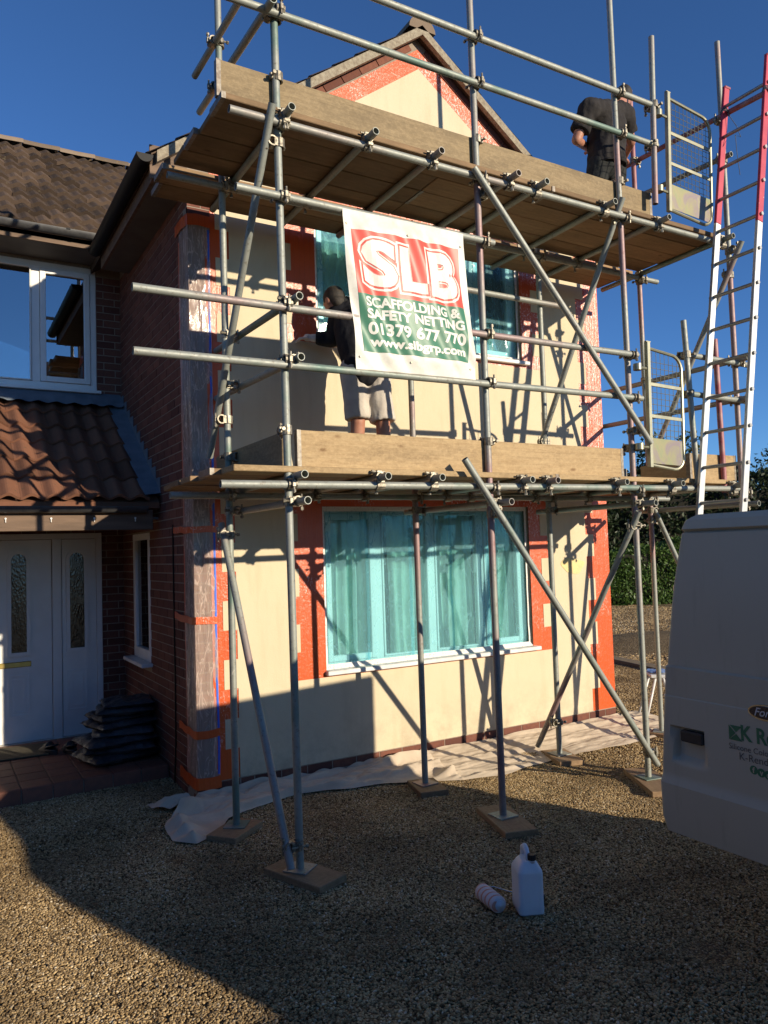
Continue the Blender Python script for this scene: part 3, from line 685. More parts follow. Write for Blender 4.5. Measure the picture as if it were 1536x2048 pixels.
# eaves: fascia, soffit, gutters
b = MB().box(-.27, -.245, -.045, 2.02, UND(-.25)-.13, UND(-.25)+.03); b.build('fascia', M['stained_wood'], house)
MB().box(-.245, -.002, -.03, 2.02, UND(-.25)-.128, UND(-.25)-.112).build('soffit', M['soffit'], house)
MB().box(-.29, -.01, -.046, -.031, UND(-.25)-.13, UND(-.1)+.02).build('box_end', M['stained_wood'], house)
def gutter(name, fn, mat, L, r=.058):
    b = MB()
    for rr, fl in ((r, 0), (r-.006, 1)):
        b.grid(lambda u, v: fn(L*u, rr*math.cos(math.pi*(1+v)), rr*math.sin(math.pi*(1+v))), 2, 10)
    for s in (0., L): b.face(*[fn(s, r*math.cos(math.pi*(1+i/10)), r*math.sin(math.pi*(1+i/10))) for i in range(11)])
    return b.build(name, mat, house, smooth=True)
gutter('gutter', lambda s, a, c: (-.335+a, -.09+s, 4.80+c), M['black_plastic'], 2.05, .062)
gutter('gutter', lambda s, a, c: (-.30-s, 1.955+a, 4.95+c), M['grey_gutter'], 5.0, .06)
MB().box(-6, -.25, 2.02, 2.045, 4.83, 4.965).build('fascia', M['stained_wood'], house)
MB().box(-6, -.246, 2.045, D-.001, 4.832, 4.85).build('soffit', M['soffit'], house)
for k in range(3): MB().tube((-.55-.9*k, 1.955, 4.888), (-.515-.9*k, 1.955, 4.888), .004, 6).box(-.60-.9*k, -.565-.9*k, 1.89, 2.02, 4.94, 4.955).build('gutter_bracket', M['black_plastic'], house)
# porch roof
PS = .70; PY, PZ = .93, 2.285
b = MB(); b.ext([(PY, PZ-.02), (D+.0, PZ+PS*(D-PY)-.02), (D, PZ+PS*(D-PY)-.07), (PY, PZ-.07)], lambda u, v, d: (d, u, v), -3.2, -.012)
proof = b.build('porch_roof', M['tile_terra'], house, fix=True); proof['label'] = 'terracotta pantiled lean-to porch roof'
pt = tile_mesh('tile', .335, .42, .040, 2, M['tile_terra'], 20)
tile_roof(proof, -2.9, -.10, PY-.03, PZ-.012, PS, 6, .325, .335, pt, .006)
b = MB(); b.grid(lambda u, v: (-3.2+3.19*u, D-.006-.20*v**1.0, PZ+PS*(D-PY)+.13-.16*v+.012*math.sin(u*120)*v), 80, 3); b.build('lead_flashing', M['lead'], proof, smooth=True)
sb = MB(); ang = math.atan(PS)
sb.grid(lambda u, v: (-.005-.15*u, PY-.02+(D-PY)*v, PZ+PS*((D-PY)*v-.02)+.055+.02*(1-u)+.006*mnoise.noise(Vector((u*4, v*14, 0)))), 3, 30)
for k in range(11):
    yk = PY+.0+(D-PY)*k/11; zk = PZ+PS*(yk-PY)
    sb.box(-.008, -.004, yk, yk+.145, zk+.04, zk+.20+.012*(k % 2))
sb.build('lead_flashing', M['lead'], proof)
gutter('gutter', lambda s, a, c: (-.13-s, PY-.045+a, 2.225+c), M['grey_gutter'], 3.0, .055)
MB().cbox(-3.2, -.07, PY-.0, PY+.05, 2.03, 2.20).build('fascia', M['stained_wood'], proof)
for k in range(8): MB().tube((-.22-.33*k, PY-.012, 2.13), (-.22-.33*k, PY-.001, 2.13), .008, 8).tube((-.22-.33*k, PY-.008, 2.10), (-.22-.33*k, PY-.008, 2.13), .004, 6).build('hook', M['upvc'], proof)
MB().box(-3.2, -.012, PY+.05, D-.002, 2.12, 2.14).build('soffit', M['soffit'], proof)
# cable, socket box
b = MB(); b.path([(-.008, .54, 2.05), (-.008, .55, 1.5), (-.008, .55, .9), (-.008, .56, .3), (-.012, .60, -.05)], .006, 6); b.build('cable', M['black_plastic'], house, smooth=True)
M['grey_plastic'] = nm('grey_socket_plastic', (.33, .34, .35), (.28, .29, .3), 10, .45)
ob = MB().cbox(-.075, -.002, 1.42, 1.56, .31, .45, .008); bx = ob.build('socket_box', M['grey_plastic'], house)
MB().cbox(-.105, -.0755, 1.425, 1.555, .315, .445, .006).build('cover', M['grey_plastic'], bx); MB().tube((-.05, 1.5, .31), (-.05, 1.49, .05), .005, 6).build('cable', M['black_plastic'], bx)
# porch floor of quarry tiles
ps = MB().box(-3.2, -.006, .80, D, -.3, .048).build('porch_floor', M['grout']); kind(ps, 'structure')
tm = MB().cbox(-.107, .107, -.107, .107, 0, .014, .003).data('tile', M['quarry']); tf = MB().cbox(-.107, .107, -.007, .005, -.062, .062, .003).data('tile', M['quarry'])
x = -.12
while x > -2.4:
    y = .915
    while y < D-.05:
        inst('tile', tm, ps, T((x, y, .046+random.uniform(0, .002)))); y += .223
    for zz in (-.012,): inst('tile', tf, ps, T((x, .795, zz+.01)))
    x -= .223
# ------------------------------------------------------------------ scaffold
YF, YI, R = -1.5, -.58, .02415
FX = [.135, 1.675, 3.14, 4.53]; IX = [.09, 1.645, 3.075, 4.415]
scaf = thing('scaffold', 'two lift tube scaffold with timber decks in front of the gable', 'scaffolding', (0, -1.04, -.06))
def tube(name, a, b_, mat='galv', lab=None):
    L = (Vector(b_)-Vector(a)).length; d = (Vector(b_)-Vector(a)).normalized()
    # slight natural bow and a local frame so colour varies tube to tube
    x = d.orthogonal().normalized(); y = d.cross(x)
    me = MB().tube((0, 0, 0), (0, 0, L), R, 14, hollow=.004).data(name, M[mat], smooth=True); sharp(me)
    o = inst(name, me, scaf, basis(a, x, y, d))
    if lab: o['label'] = lab
    return o
FT = [5.95, 6.3, 6.75, 6.37]; FB = -.055
for i, x in enumerate(FX): tube('standard', (x+(.015 if i == 0 else 0), YF, FB), (x-.02*(i < 3), YF, FT[i]))
IT = [6.1, 4.47, 4.56]
for i in range(3): tube('standard', (IX[i], YI, FB), (IX[i]-.01, YI, IT[i]))
tube('standard', (IX[3], YI, FB), (IX[3], YI, 4.62)); tube('standard', (IX[3]+.0, YI, 4.625), (IX[3]-.0, YI, 6.38), 'tube_red', 'red painted inner standard beside the upper deck')
tube('gate_post', (3.49, -1.56, 4.60), (3.545, -1.56, 6.06)); tube('gate_post', (3.85, -1.56, 2.22), (3.77, -1.56, 3.65)); tube('gate_post', (4.285, -1.5, 2.2), (4.26, -1.5, 3.56), 'tube_red')
LZ, UZ = 2.20, 4.405
tube('ledger', (-.30, YF-.05, LZ-.008), (4.40, YF-.05, LZ+.03)); tube('ledger', (-.34, YI-.05, LZ), (4.62, YI-.05, LZ+.01))
tube('ledger', (-.20, YF-.05, UZ), (4.35, YF-.05, UZ+.02)); tube('ledger', (-.32, YI-.05, UZ-.01), (4.62, YI-.05, UZ+.01))
tube('ledger', (-.17, YF-.05, 3.945), (1.75, YF-.05, 3.955)); tube('ledger', (1.2, YI-.05, 3.97), (3.3, YI-.05, 3.98))
for z, e in ((3.285, 3.19), (2.935, 3.22)): tube('guard_rail', (-.77, YF-.05, z-.03), (e, YF-.05, z+.01))
for z, e in ((5.12, 3.56), (5.465, 3.60)): tube('guard_rail', (-.30, YF-.05, z-.03), (e, YF-.05, z+.0))
for z in (3.365, 3.03): tube('guard_rail', (3.77, YF-.05, z), (4.68 if z > 3.2 else 4.6, YF-.05, z-.01))
# end guard rails running back towards the wall
tube('guard_rail', (.19, -1.62, 3.325), (.19, -.06, 3.37)); tube('guard_rail', (.19, -1.62, 2.955), (.19, -.05, 3.0))
tube('guard_rail', (.05, -1.68, 5.42), (.05, -.10, 5.50)); tube('guard_rail', (.05, -1.66, 5.09), (.05, -.2, 5.16))
tube('guard_rail', (4.49, -1.66, 3.385), (4.49, .35, 3.40)); tube('guard_rail', (4.49, -1.66, 3.03), (4.49, .35, 3.04))
tube('guard_rail', (4.47, -2.06, 5.61), (4.47, -.42, 5.67), 'tube_red', 'red painted end rail carrying the ladder head'); tube('guard_rail', (4.47, -1.62, 5.24), (4.47, -.45, 5.30))
# putlogs
for x in (.17, .74, 1.15, 1.92, 2.16, 2.87, 3.52, 4.33): tube('putlog', (x, YF-.17, LZ+.048+.006*(x/4)), (x+.01, -.13, LZ+.048))
for x in (.15, .73, 1.24, 1.91, 2.18, 2.89, 3.52, 4.36): tube('putlog', (x, YF-.17, UZ+.048), (x+.01, -.13, UZ+.048))
for x in FX[:3]+[4.47]: tube('transom', (x+.055, YF-.16, 2.095), (x+.05, -.30, 2.10))
# braces
tube('brace', (1.385, YF-.10, 2.385), (3.135, YF-.10, .06)); tube('brace', (1.56, YF-.10, 4.44), (3.24, YF-.10, 2.575))
tube('brace', (.045, -1.62, 4.47), (.025, -.36, 2.50)); tube('brace', (.04, -.54, 2.01), (.07, -1.555, -.03))
tube('brace', (3.075, -1.58, 4.56), (3.02, -.50, 2.58)); tube('brace', (3.085, -1.58, 2.03), (3.02, -.36, -.03))
tube('brace', (4.46, -1.68, 4.42), (4.45, -.66, 2.72)); tube('brace', (4.45, -.60, 2.10), (4.46, -1.60, .0))
# couplers
def coupler_mesh():
    b = MB(); b.tube((0, 0, -.028), (0, 0, .028), .0335, 12, hollow=.009)
    b.tube((-.028, -.052, 0), (.028, -.052, 0), .0335, 12, hollow=.009)
    b.box(-.026, .026, -.040, -.014, -.026, .026)
    b.cbox(.030, .052, -.012, .012, -.02, .02, .004); b.tube((.04, -.05, 0), (.04, .05, 0), .0065, 6); b.tube((.04, .036, 0), (.04, .052, 0), .012, 6)
    b.cbox(-.012, .012, -.098, -.08, -.02, .02, .004); b.tube((0, -.088, -.045), (0, -.088, .056), .0065, 6); b.tube((0, -.088, .036), (0, -.088, .052), .012, 6)
    return b.data('coupler', M['coupler'])
cme = coupler_mesh()
def coupler(pos, A, d):
    A = Vector(A).normalized(); d = Vector(d); d = (d-A*d.dot(A)).normalized(); y = -d; x = y.cross(A)
    if random.random() < .5: x, A = -x, -A
    inst('coupler', cme, scaf, basis(pos, x, y, A))
Z, Xa, Y_ = (0, 0, 1), (1, 0, 0), (0, 1, 0)
for i, x in enumerate(FX):
    for z in [LZ, UZ]+([2.945, 3.29] if i < 3 else [3.03, 3.365])+([5.12, 5.465] if i < 3 else [])+([3.95] if i < 2 else []):
        coupler((x, YF, z), Z, (0, -1, 0))
    coupler((x, YF, 2.1), Z, (1, 0, 0))
for i, x in enumerate(IX):
    coupler((x, YI, LZ), Z, (0, -1, 0)); coupler((x, YI, UZ), Z, (0, -1, 0)); coupler((x, YI, 2.1), Z, (1, 0, 0))
for x in (.74, 1.15, 1.92, 2.16, 2.87, 3.52, 4.33): coupler((x, YF-.05, LZ), Xa, (0, 0, 1)); coupler((x, YI-.05, LZ), Xa, (0, 0, 1))
for x in (.15, .73, 1.24, 1.91, 2.18, 2.89, 3.52, 4.36): coupler((x, YF-.05, UZ+.0), Xa, (0, 0, 1)); coupler((x, YI-.05, UZ), Xa, (0, 0, 1))
for p, d in (((FX[1], YF, 2.02), (0, -1, 0)), ((FX[2], YF, .14), (0, -1, 0)), ((FX[1]+.02, YF, 4.31), (0, -1, 0)), ((FX[2], YF, 2.68), (0, -1, 0)),
             ((FX[0], YF, 4.30), (-1, 0, 0)), ((IX[0], YI, 2.74), (-1, 0, 0)), ((IX[0], YI, 1.93), (-1, 0, 0)), ((FX[0], YF, .08), (-1, 0, 0)),
             ((FX[2], YF, 4.42), (-1, 0, 0)), ((IX[2], YI, 2.72), (-1, 0, 0)), ((FX[2], YF, 1.92), (-1, 0, 0)), ((IX[2], YI, .22), (-1, 0, 0)),
             ((FX[3], YF, 4.18), (-1, 0, 0)), ((IX[3], YI, 2.0), (1, 0, 0)),
             ((FX[0], YF, 3.32), (1, 0, 0)), ((FX[0], YF, 2.96), (1, 0, 0)), ((IX[0], YI, 3.35), (1, 0, 0)), ((IX[0], YI, 2.99), (1, 0, 0)),
             ((FX[0], YF, 5.43), (-1, 0, 0)), ((FX[0], YF, 5.10), (-1, 0, 0)), ((IX[0], YI, 5.48), (-1, 0, 0)), ((IX[0], YI, 5.14), (-1, 0, 0)),
             ((FX[3], YF, 3.39), (-1, 0, 0)), ((FX[3], YF, 3.03), (-1, 0, 0)), ((IX[3], YI, 3.4), (1, 0, 0)), ((FX[3], YF, 5.62), (-1, 0, 0)), ((FX[3], YF, 5.25), (-1, 0, 0)), ((IX[3], YI, 5.65), (1, 0, 0)),
             ((3.535, -1.56, 5.465), (0, 1, 0)), ((3.515, -1.56, 5.12), (0, 1, 0)), ((3.79, -1.56, 3.36), (0, 1, 0)), ((3.81, -1.56, 3.03), (0, 1, 0)), ((3.845, -1.56, 2.25), (0, 1, 0)),
             ((FX[0], YF, 2.53), (0, 1, 0)), ((FX[1], YF, 2.53), (0, 1, 0)), ((FX[2], YF, 2.55), (0, 1, 0)), ((FX[0], YF, 4.72), (0, 1, 0)), ((FX[1], YF, 4.72), (0, 1, 0)), ((FX[2], YF, 4.74), (0, 1, 0)), ((IX[0], YI, 2.48), (1, 0, 0))):
    coupler(p, Z, d)
# boards
def board(name, x0, x1, y0, y1, z0, z1, mat, lab=None, bands=True, M_=None):
    L = x1-x0; me = MB().cbox(-L/2, L/2, -(y1-y0)/2, (y1-y0)/2, -(z1-z0)/2, (z1-z0)/2, .004).data(name, M[mat])
    o = inst(name, me, scaf, T(((x0+x1)/2, (y0+y1)/2, (z0+z1)/2)) @ (M_ or Matrix.Identity(4)))
    if lab: o['label'] = lab
    if bands:
        for s in (-1, 1):
            if name == 'deck_board' and random.random() < .55: continue
            bb = MB(); hy, hz = (y1-y0)/2+.0015, (z1-z0)/2+.0015
            bb.box(s*(L/2-.012)-.014, s*(L/2-.012)+.0135, -hy, hy, -hz, hz); inst('end_band', bb.data('end_band', M['ring']), o, WM[o])
    return o
ym = [-1.53+.2275*k for k in range(4)]; yi = [-.548, -.322]
for lev, (zb, xs0, split, xe) in enumerate(((2.2725, -.24, 2.30, 4.36), (4.4775, -.25, 2.36, 4.37))):
    for k, y0 in enumerate(ym+yi):
        j = random.uniform(-.05, .05); a = xs0+j-(.05 if k > 2 else 0); sp = split+random.choice((-.9, 0, .5)) if k else split
        dz = random.uniform(-.0015, .0015)
        board('deck_board', a, sp-.004, y0, y0+.222, zb+dz, zb+.038+dz, 'board_new' if (k == 0 and lev == 0) else 'board_deck')
        board('deck_board', sp+.004, xe+random.uniform(-.03, .03), y0, y0+.222, zb-dz, zb+.038-dz, 'board_new' if k == 0 and lev == 0 else 'board_deck')
yt = -1.437
board('toe_board', .215, 3.055, yt-.038, yt, 2.313, 2.54, 'board_new', 'long pale toe board along the front of the lower deck')
board('toe_board', 3.87, 4.50, yt-.038, yt, 2.313, 2.535, 'board_new'); board('toe_board', 3.1, 4.35, -.36, -.322, 2.313, 2.535, 'board_old')
board('toe_board', -.245, 3.55, yt-.038, yt, 4.518, 4.742, 'board_old', 'long weathered toe board along the front of the upper deck')
RZ = Matrix.Rotation(math.pi/2, 4, 'Z')
def ytoe(x, y0, y1, z0, z1, mat):
    L = y1-y0; me = MB().cbox(-L/2, L/2, -.019, .019, -(z1-z0)/2, (z1-z0)/2, .004).data('toe_board', M[mat]); inst('toe_board', me, scaf, T((x, (y0+y1)/2, (z0+z1)/2)) @ RZ)
ytoe(.165, -1.40, -.14, 2.313, 2.535, 'board_old'); ytoe(4.35, -1.40, -.55, 2.313, 2.535, 'board_new')
# base plates (part) and sole boards (things of their own)
bp = MB().cbox(-.075, .075, -.075, .075, 0, .007, .001).tube((0, 0, .007), (0, 0, .05), .017, 10).data('base_plate', M['galv'])
soles = [((FX[0]+.015, YF, .46, .225, .35), 'sole board under the nearest corner of the scaffold, with two tubes on it'), ((FX[1], YF, .54, .23, -.3), 'long sole board under the middle front scaffold standard'),
         ((FX[2], YF, .62, .23, -.5), 'sole board under the front scaffold standard beside the van door'), ((FX[3], YF, .5, .23, .1), 'sole board hidden behind the van door under the far front standard'),
         ((IX[0], YI, .36, .225, -.9), 'short sole board beside the left end of the dust sheet'), ((IX[1], YI, .34, .225, -.25), 'small sole board at the edge of the dust sheet below the window'),
         ((IX[2], YI, .42, .225, -.35), 'pale sole board on the dust sheet under the right inner standard'), ((IX[3], YI, .4, .225, .3), 'sole board past the right corner of the house')]
for (x, y, L, wd, a), lab in soles:
    inst('base_plate', bp, scaf, T((x, y, -.060)) @ Matrix.Rotation(a+.3, 4, 'Z'))
    me = MB().cbox(-wd/2, wd/2, -L/2, L/2, 0, .042, .004).data('sole_board', M['sole'])
    o = inst('sole_board', me, None, T((x+.03*math.sin(a), y-.04, -.103)) @ Matrix.Rotation(a, 4, 'Z') @ Matrix.Rotation(random.uniform(-.01, .01), 4, 'X'))
    tag(o, lab, 'board', 'sole boards under the scaffold')

# ------------------------------------------------------------------ ladder
def LX(z): return 3.79+(z-2.0)*.1775
lad = thing('ladder', 'tall aluminium ladder with red painted top leaning on the scaffold', 'ladder', (LX(-.1), -1.8, -.1))
def stile(y, top, name, z0, z1, mat):
    b = MB(); a = Vector((LX(z0), y, z0)); c = Vector((LX(z1), y, z1)); d = (c-a).normalized(); x = Vector((0, 1, 0)); n = d.cross(x)
    L = (c-a).length; m = basis(a, x, n, d)
    me = MB().cbox(-.0135, .0135, -.034, .034, 0, L, .003).data(name, M[mat]); return inst(name, me, lad, m)
for y, zt in ((-1.6, 5.86), (-2.0, 5.93)):
    s = stile(y, zt, 'stile', -.1, 4.56 if y > -1.8 else 4.42, 'alu'); s2 = stile(y, zt, 'stile', 4.562 if y > -1.8 else 4.422, zt, 'red_paint'); s2['label'] = 'red painted upper part of the ladder stile'
    b = MB(); a = Vector((LX(zt), y, zt)); b.cbox(a.x-.03, a.x+.045, y-.018, y+.018, zt-.01, zt+.012, .003); b.build('end_cap', M['tube_red'], lad)
    b = MB().cbox(LX(-.1)-.04, LX(-.1)+.04, y-.02, y+.02, -.112, -.07, .004); b.build('foot', M['black_plastic'], lad)
k = 0; z = 5.677
while z > 0:
    b = MB(); b.tube((LX(z), -2.03, z), (LX(z), -1.57, z), .0155, 10); b.build('rung', M['alu_rung'], lad, smooth=True); z -= .2985; k += 1
M['rope'] = nm('blue_rope', (.05, .07, .10), (.12, .14, .16), 60, .9)
for y, zz in ((-1.6, 5.62), (-2.0, 5.60)):
    b = MB(); x = LX(zz)
    for q in range(3): b.path([(x+.05*math.cos(a)+.01, y+.03*math.sin(a), zz+.012*q-.01+.02*math.sin(a*2)) for a in [2*math.pi*i/12 for i in range(12)]], .004, 5, closed=True)
    if y > -1.7: b.path([(x, y-.03, zz-.02), (x+.03, y-.09, zz-.16), (x-.01, y-.15, zz-.30), (x+.02, y-.08, zz-.24), (x, y-.1, zz-.42), (x+.01, y-.11, zz-.62)], .003, 5)
    b.build('rope', M['rope'], lad, smooth=True)

# ------------------------------------------------------------------ self-closing gates
def gate(x0, z0, z1, w_, tilt, label, plate):
    g = thing('ladder_gate', label, 'gate', (x0, -1.56, z0), 'ladder gates')
    m = T((x0, -1.565, z0)) @ Matrix.Rotation(tilt, 4, 'Y'); H = z1-z0
    def P(name, b, mat, smooth=False):
        me = b.data(name, M[mat], smooth); 
        if smooth: sharp(me)
        return inst(name, me, g, m)
    P('hinge_stile', MB().cbox(-.018, .018, -.018, .018, 0, H+.02, .003).box(-.022, .03, -.012, .012, H+.02, H+.027), 'zinc')
    r = .12; pts = [(.018, 0, H-.03), (w_-r, 0, H-.05)]+[(w_-r+r*math.sin(a), 0, H-.05-r+r*math.cos(a)) for a in [math.pi/2*i/6 for i in range(1, 7)]]+[(w_, 0, r)]+[(w_-r+r*math.cos(a), 0, r-r*math.sin(a)) for a in [math.pi/2*i/6 for i in range(1, 7)]]+[(.018, 0, .02)]
    P('frame', MB().path(pts, .014, 8), 'zinc', True)
    for zz in (.42*H, .68*H): P('cross_bar', MB().cbox(.018, w_-.012, -.004, .004, zz-.014, zz+.014, .001), 'zinc')
    wb = MB()
    x = .06
    while x < w_-.02: wb.tube((x, .006, .24*H), (x, .006, H-.05-(.0 if x < w_-r else .06)), .0024, 5); x += .05
    z = .27*H
    while z < H-.1: wb.tube((.018, .009, z), (w_-.012, .009, z), .0024, 5); z += .05
    P('wire_mesh', wb, 'zinc')
    P('kick_plate', MB().box(.03, w_-.02, -.004, .0, .035, .24*H), plate)
    for zz in (.16*H, .80*H): P('hinge_arm', MB().tube((-.11, 0, zz), (0, 0, zz), .012, 8).tube((-.12, 0, zz-.025), (-.12, 0, zz+.025), .035, 10), 'zinc', True)
    return g
gate(3.655, 4.565, 5.60, .56, .05, 'yellow zinc mesh safety gate on the upper deck beside the ladder', 'irid')
gate(3.265, 2.385, 3.39, .41, .03, 'yellow zinc mesh safety gate on the lower deck beside the ladder', 'irid')

# ------------------------------------------------------------------ text helper
def text_faces(body, size, bold=0., shear=0., align='LEFT', space=1.0):
    cu = bpy.data.curves.new('t', 'FONT'); cu.body = body; cu.size = size; cu.offset = bold; cu.shear = shear; cu.align_x = align; cu.resolution_u = 4; cu.space_character = space; cu.fill_mode = 'FRONT'
    ob = bpy.data.objects.new('t', cu); COL.objects.link(ob); bpy.context.view_layer.update()
    me = bpy.data.meshes.new_from_object(ob.evaluated_get(bpy.context.evaluated_depsgraph_get()))
    bm = bmesh.new(); bm.from_mesh(me); bpy.data.objects.remove(ob); bpy.data.curves.remove(cu); bpy.data.meshes.remove(me)
    return bm
def fit(bm, x0, x1, y0, y1):
    xs = [v.co.x for v in bm.verts]; ys = [v.co.y for v in bm.verts]; ax, bx_, ay, by = min(xs), max(xs), min(ys), max(ys)
    for v in bm.verts: v.co = Vector((x0+(v.co.x-ax)/(bx_-ax)*(x1-x0), y0+(v.co.y-ay)/(by-ay)*(y1-y0), 0))
    return bm
def conform(bm, fn, lift, step):
    for axis in (0, 1):
        k = [v.co[axis] for v in bm.verts]; c = math.floor(min(k)/step)*step+step
        while c < max(k):
            co = [0, 0, 0]; co[axis] = c; no = [0, 0, 0]; no[axis] = 1
            bmesh.ops.bisect_plane(bm, geom=bm.verts[:]+bm.edges[:]+bm.faces[:], plane_co=co, plane_no=no); c += step
    bmesh.ops.triangulate(bm, faces=bm.faces[:])
    for v in bm.verts: v.co = Vector(fn(v.co.x, v.co.y, lift))
    return bm
# ------------------------------------------------------------------ banner
BW, BHt = .94, 1.075
def bn(u, v, lift=0.):
    # u across 0..BW, v up 0..BHt
    x = .52+u+.065*(1-v/BHt)+.010*math.sin(v*6); z = 3.975-(BHt-v)+.012*(u/BW)
    fade = min(1, v/.12, (BHt-v)/.12); fade = max(0, fade)
    y = YF-.078-.022*fade*math.sin(u*3.4)
    d = (u*.55+v*.84)
    y += fade*(.0105*math.sin((u*1.0+v*.42)*34+1.5*math.sin(v*5))*(.4+.6*math.sin(u*5+v*2)**2)+.006*mnoise.noise(Vector((u*6+v*3, v*2.2, 3))))
    if v > BHt-.03: y += (v-(BHt-.03))*1.2
    if v < .03: y += (.03-v)*1.2
    return (x, y-lift, z)
def vinyl(name, a, b_, dirt=.35):
    t = NT(name); co = t.coord('Object'); c = t.mix(t.ramp(t.noise(co, 7, 6, .7), (.5, 0.), (.72, dirt)), a, b_)
    return t.done(t.bsdf(c, .42, normal=t.bump(t.noise(co, 30, 4), .15, .003), spec=.4))
M['vinyl_white'] = vinyl('banner_vinyl', (.64, .63, .56), (.40, .38, .30), .55); M['vinyl_red'] = vinyl('banner_red_print', (.60, .075, .05), (.5, .09, .06), .3)
M['vinyl_green'] = vinyl('banner_green_print', (.045, .17, .10), (.07, .2, .13), .3); M['vinyl_ink'] = vinyl('banner_white_print', (.66, .65, .58), (.50, .48, .40), .4)
ban = thing('banner', 'white vinyl banner lettered SLB in red and green panels, tied across the scaffold rails', 'banner', (.99, YF-.08, 2.9))
b = MB(); b.grid(lambda u, v: bn(BW*u, BHt*v), 64, 72); b.build('sheet', M['vinyl_white'], ban, smooth=True)
def area(name, u0, u1, v0, v1, lift, mat): 
    b = MB(); b.grid(lambda u, v: bn(u0+(u1-u0)*u, v0+(v1-v0)*v, lift), 60, 50); return b.build(name, M[mat], ban, smooth=True)
area('red_panel', .055, .885, .515, .925, .0022, 'vinyl_red'); area('green_panel', .055, .885, .145, .515, .0022, 'vinyl_green')
def lettering(body, box, lift, mat, bold, fn, parent, name='lettering', step=.03, shear=0., space=1.0):
    bm = conform(fit(text_faces(body, 1., bold, shear, space=space), *box), fn, lift, step)
    b = MB(); b.bm(bm); return b.build(name, M[mat], parent)
for ch, (a, c, lo, hi) in (('S', (.10, .375, .555, .885)), ('L', (.375, .60, .555, .87)), ('B', (.60, .86, .545, .875))):
    lettering(ch, (a-.012, c+.012, lo-.014, hi+.014), .0036, 'vinyl_ink', .075, bn, ban)
    lettering(ch, (a+.002, c-.002, lo, hi), .0050, 'vinyl_red', .062, bn, ban)
    lettering(ch, (a+.014, c-.014, lo+.012, hi-.012), .0064, 'vinyl_ink', .048, bn, ban)
for tx, bx_, bo in (('SCAFFOLDING &', (.10, .83, .435, .50), .036), ('SAFETY NETTING', (.10, .86, .358, .423), .042), ('01379 677 770', (.10, .865, .255, .338), .035), ('www.slbgrp.com', (.105, .86, .163, .242), .04)):
    lettering(tx, bx_, .0042, 'vinyl_ink', bo, bn, ban)
for u, v in ((.025, .955), (.47, .945), (.905, .945), (.03, .11), (.40, .10), (.90, .10)):
    p = Vector(bn(u, v, .004)); MB().tube(p+Vector((0, .003, 0)), p-Vector((0, .002, 0)), .007, 10).build('eyelet', M['coupler'], ban)
# ------------------------------------------------------------------ people
M['skin'] = nm('skin', (.42, .20, .13), (.36, .16, .10), 14, .55, (120, .15, .002), sub=.1)
M['black_cloth'] = nm('black_jacket', (.012, .013, .018), (.022, .022, .026), 18, .9, (14, .6, .012), spec=.2)
M['tee'] = nm('charcoal_tshirt', (.026, .024, .024), (.038, .035, .034), 12, .95, (9, .8, .02), spec=.15)
M['trousers'] = nm('black_work_trousers', (.022, .024, .024), (.035, .037, .036), 12, .85, (12, .8, .015), spec=.2)
M['shorts'] = nm('stone_shorts', (.52, .48, .42), (.44, .40, .35), 10, .95, (10, .7, .015), spec=.15)
M['hair'] = nm('dark_hair', (.012, .010, .008), (.03, .022, .015), 60, .7, (150, .6, .003))
M['boot'] = nm('work_boot', (.05, .035, .02), (.03, .025, .02), 20, .7); M['glove'] = nm('white_glove', (.62, .58, .55), (.5, .46, .43), 20, .9, (40, .5, .004))
def cap(b, p0, p1, r0, r1, round0=True, round1=True, n=14):
    p0, p1 = Vector(p0), Vector(p1); b.tube(p0, p1, r0, n, r1=r1)
    if round0: b.ell(p0, (r0,)*3, n, 8)
    if round1: b.ell(p1, (r1,)*3, n, 8)
def remesh(b, name, mat, parent, vox=.011, sm=6, disp=0., seed=0):
    me = b.data('tmp', mat); o = bpy.data.objects.new('tmp', me); COL.objects.link(o)
    md = o.modifiers.new('r', 'REMESH'); md.mode = 'VOXEL'; md.voxel_size = vox
    ms = o.modifiers.new('s', 'SMOOTH'); ms.factor = .5; ms.iterations = sm
    bpy.context.view_layer.update()
    m2 = bpy.data.meshes.new_from_object(o.evaluated_get(bpy.context.evaluated_depsgraph_get())); bpy.data.objects.remove(o); bpy.data.meshes.remove(me)
    if disp:
        nr = [v.normal.copy() for v in m2.vertices]
        for v, q in zip(m2.vertices, nr):
            c = v.co; k = mnoise.noise(Vector((c.x*9+seed, c.y*9, c.z*5)))+.6*mnoise.noise(Vector((c.x*22, c.y*22+seed, c.z*12)))
            v.co = c+q*(disp*k)
    m2.name = name; m2.materials.clear(); m2.materials.append(mat); m2.polygons.foreach_set('use_smooth', [True]*len(m2.polygons))
    ob = bpy.data.objects.new(name, m2); return reg(ob, parent)
def head(b, c, fwd, up=(0, 0, 1)):
    c = Vector(c); f = Vector(fwd).normalized(); s = f.cross(Vector(up)).normalized(); u = s.cross(f)
    m = Matrix((s, f, u)).transposed()
    b.ell(c, (.076, .095, .112), 18, 14, m); b.ell(c+f*.03-u*.055, (.058, .062, .062), 14, 10, m)   # skull, jaw
    b.ell(c+f*.10-u*.02, (.014, .022, .028), 8, 8, m)                                               # nose
    for q in (-1, 1):
        b.ell(c+s*q*.078-f*.005-u*.01, (.012, .024, .034), 8, 8, m); b.ell(c+s*q*.032+f*.083+u*.012, (.018, .012, .010), 8, 6, m)
    b.ell(c+f*.088-u*.06, (.026, .014, .010), 8, 6, m)
    return c, f, s, u, m
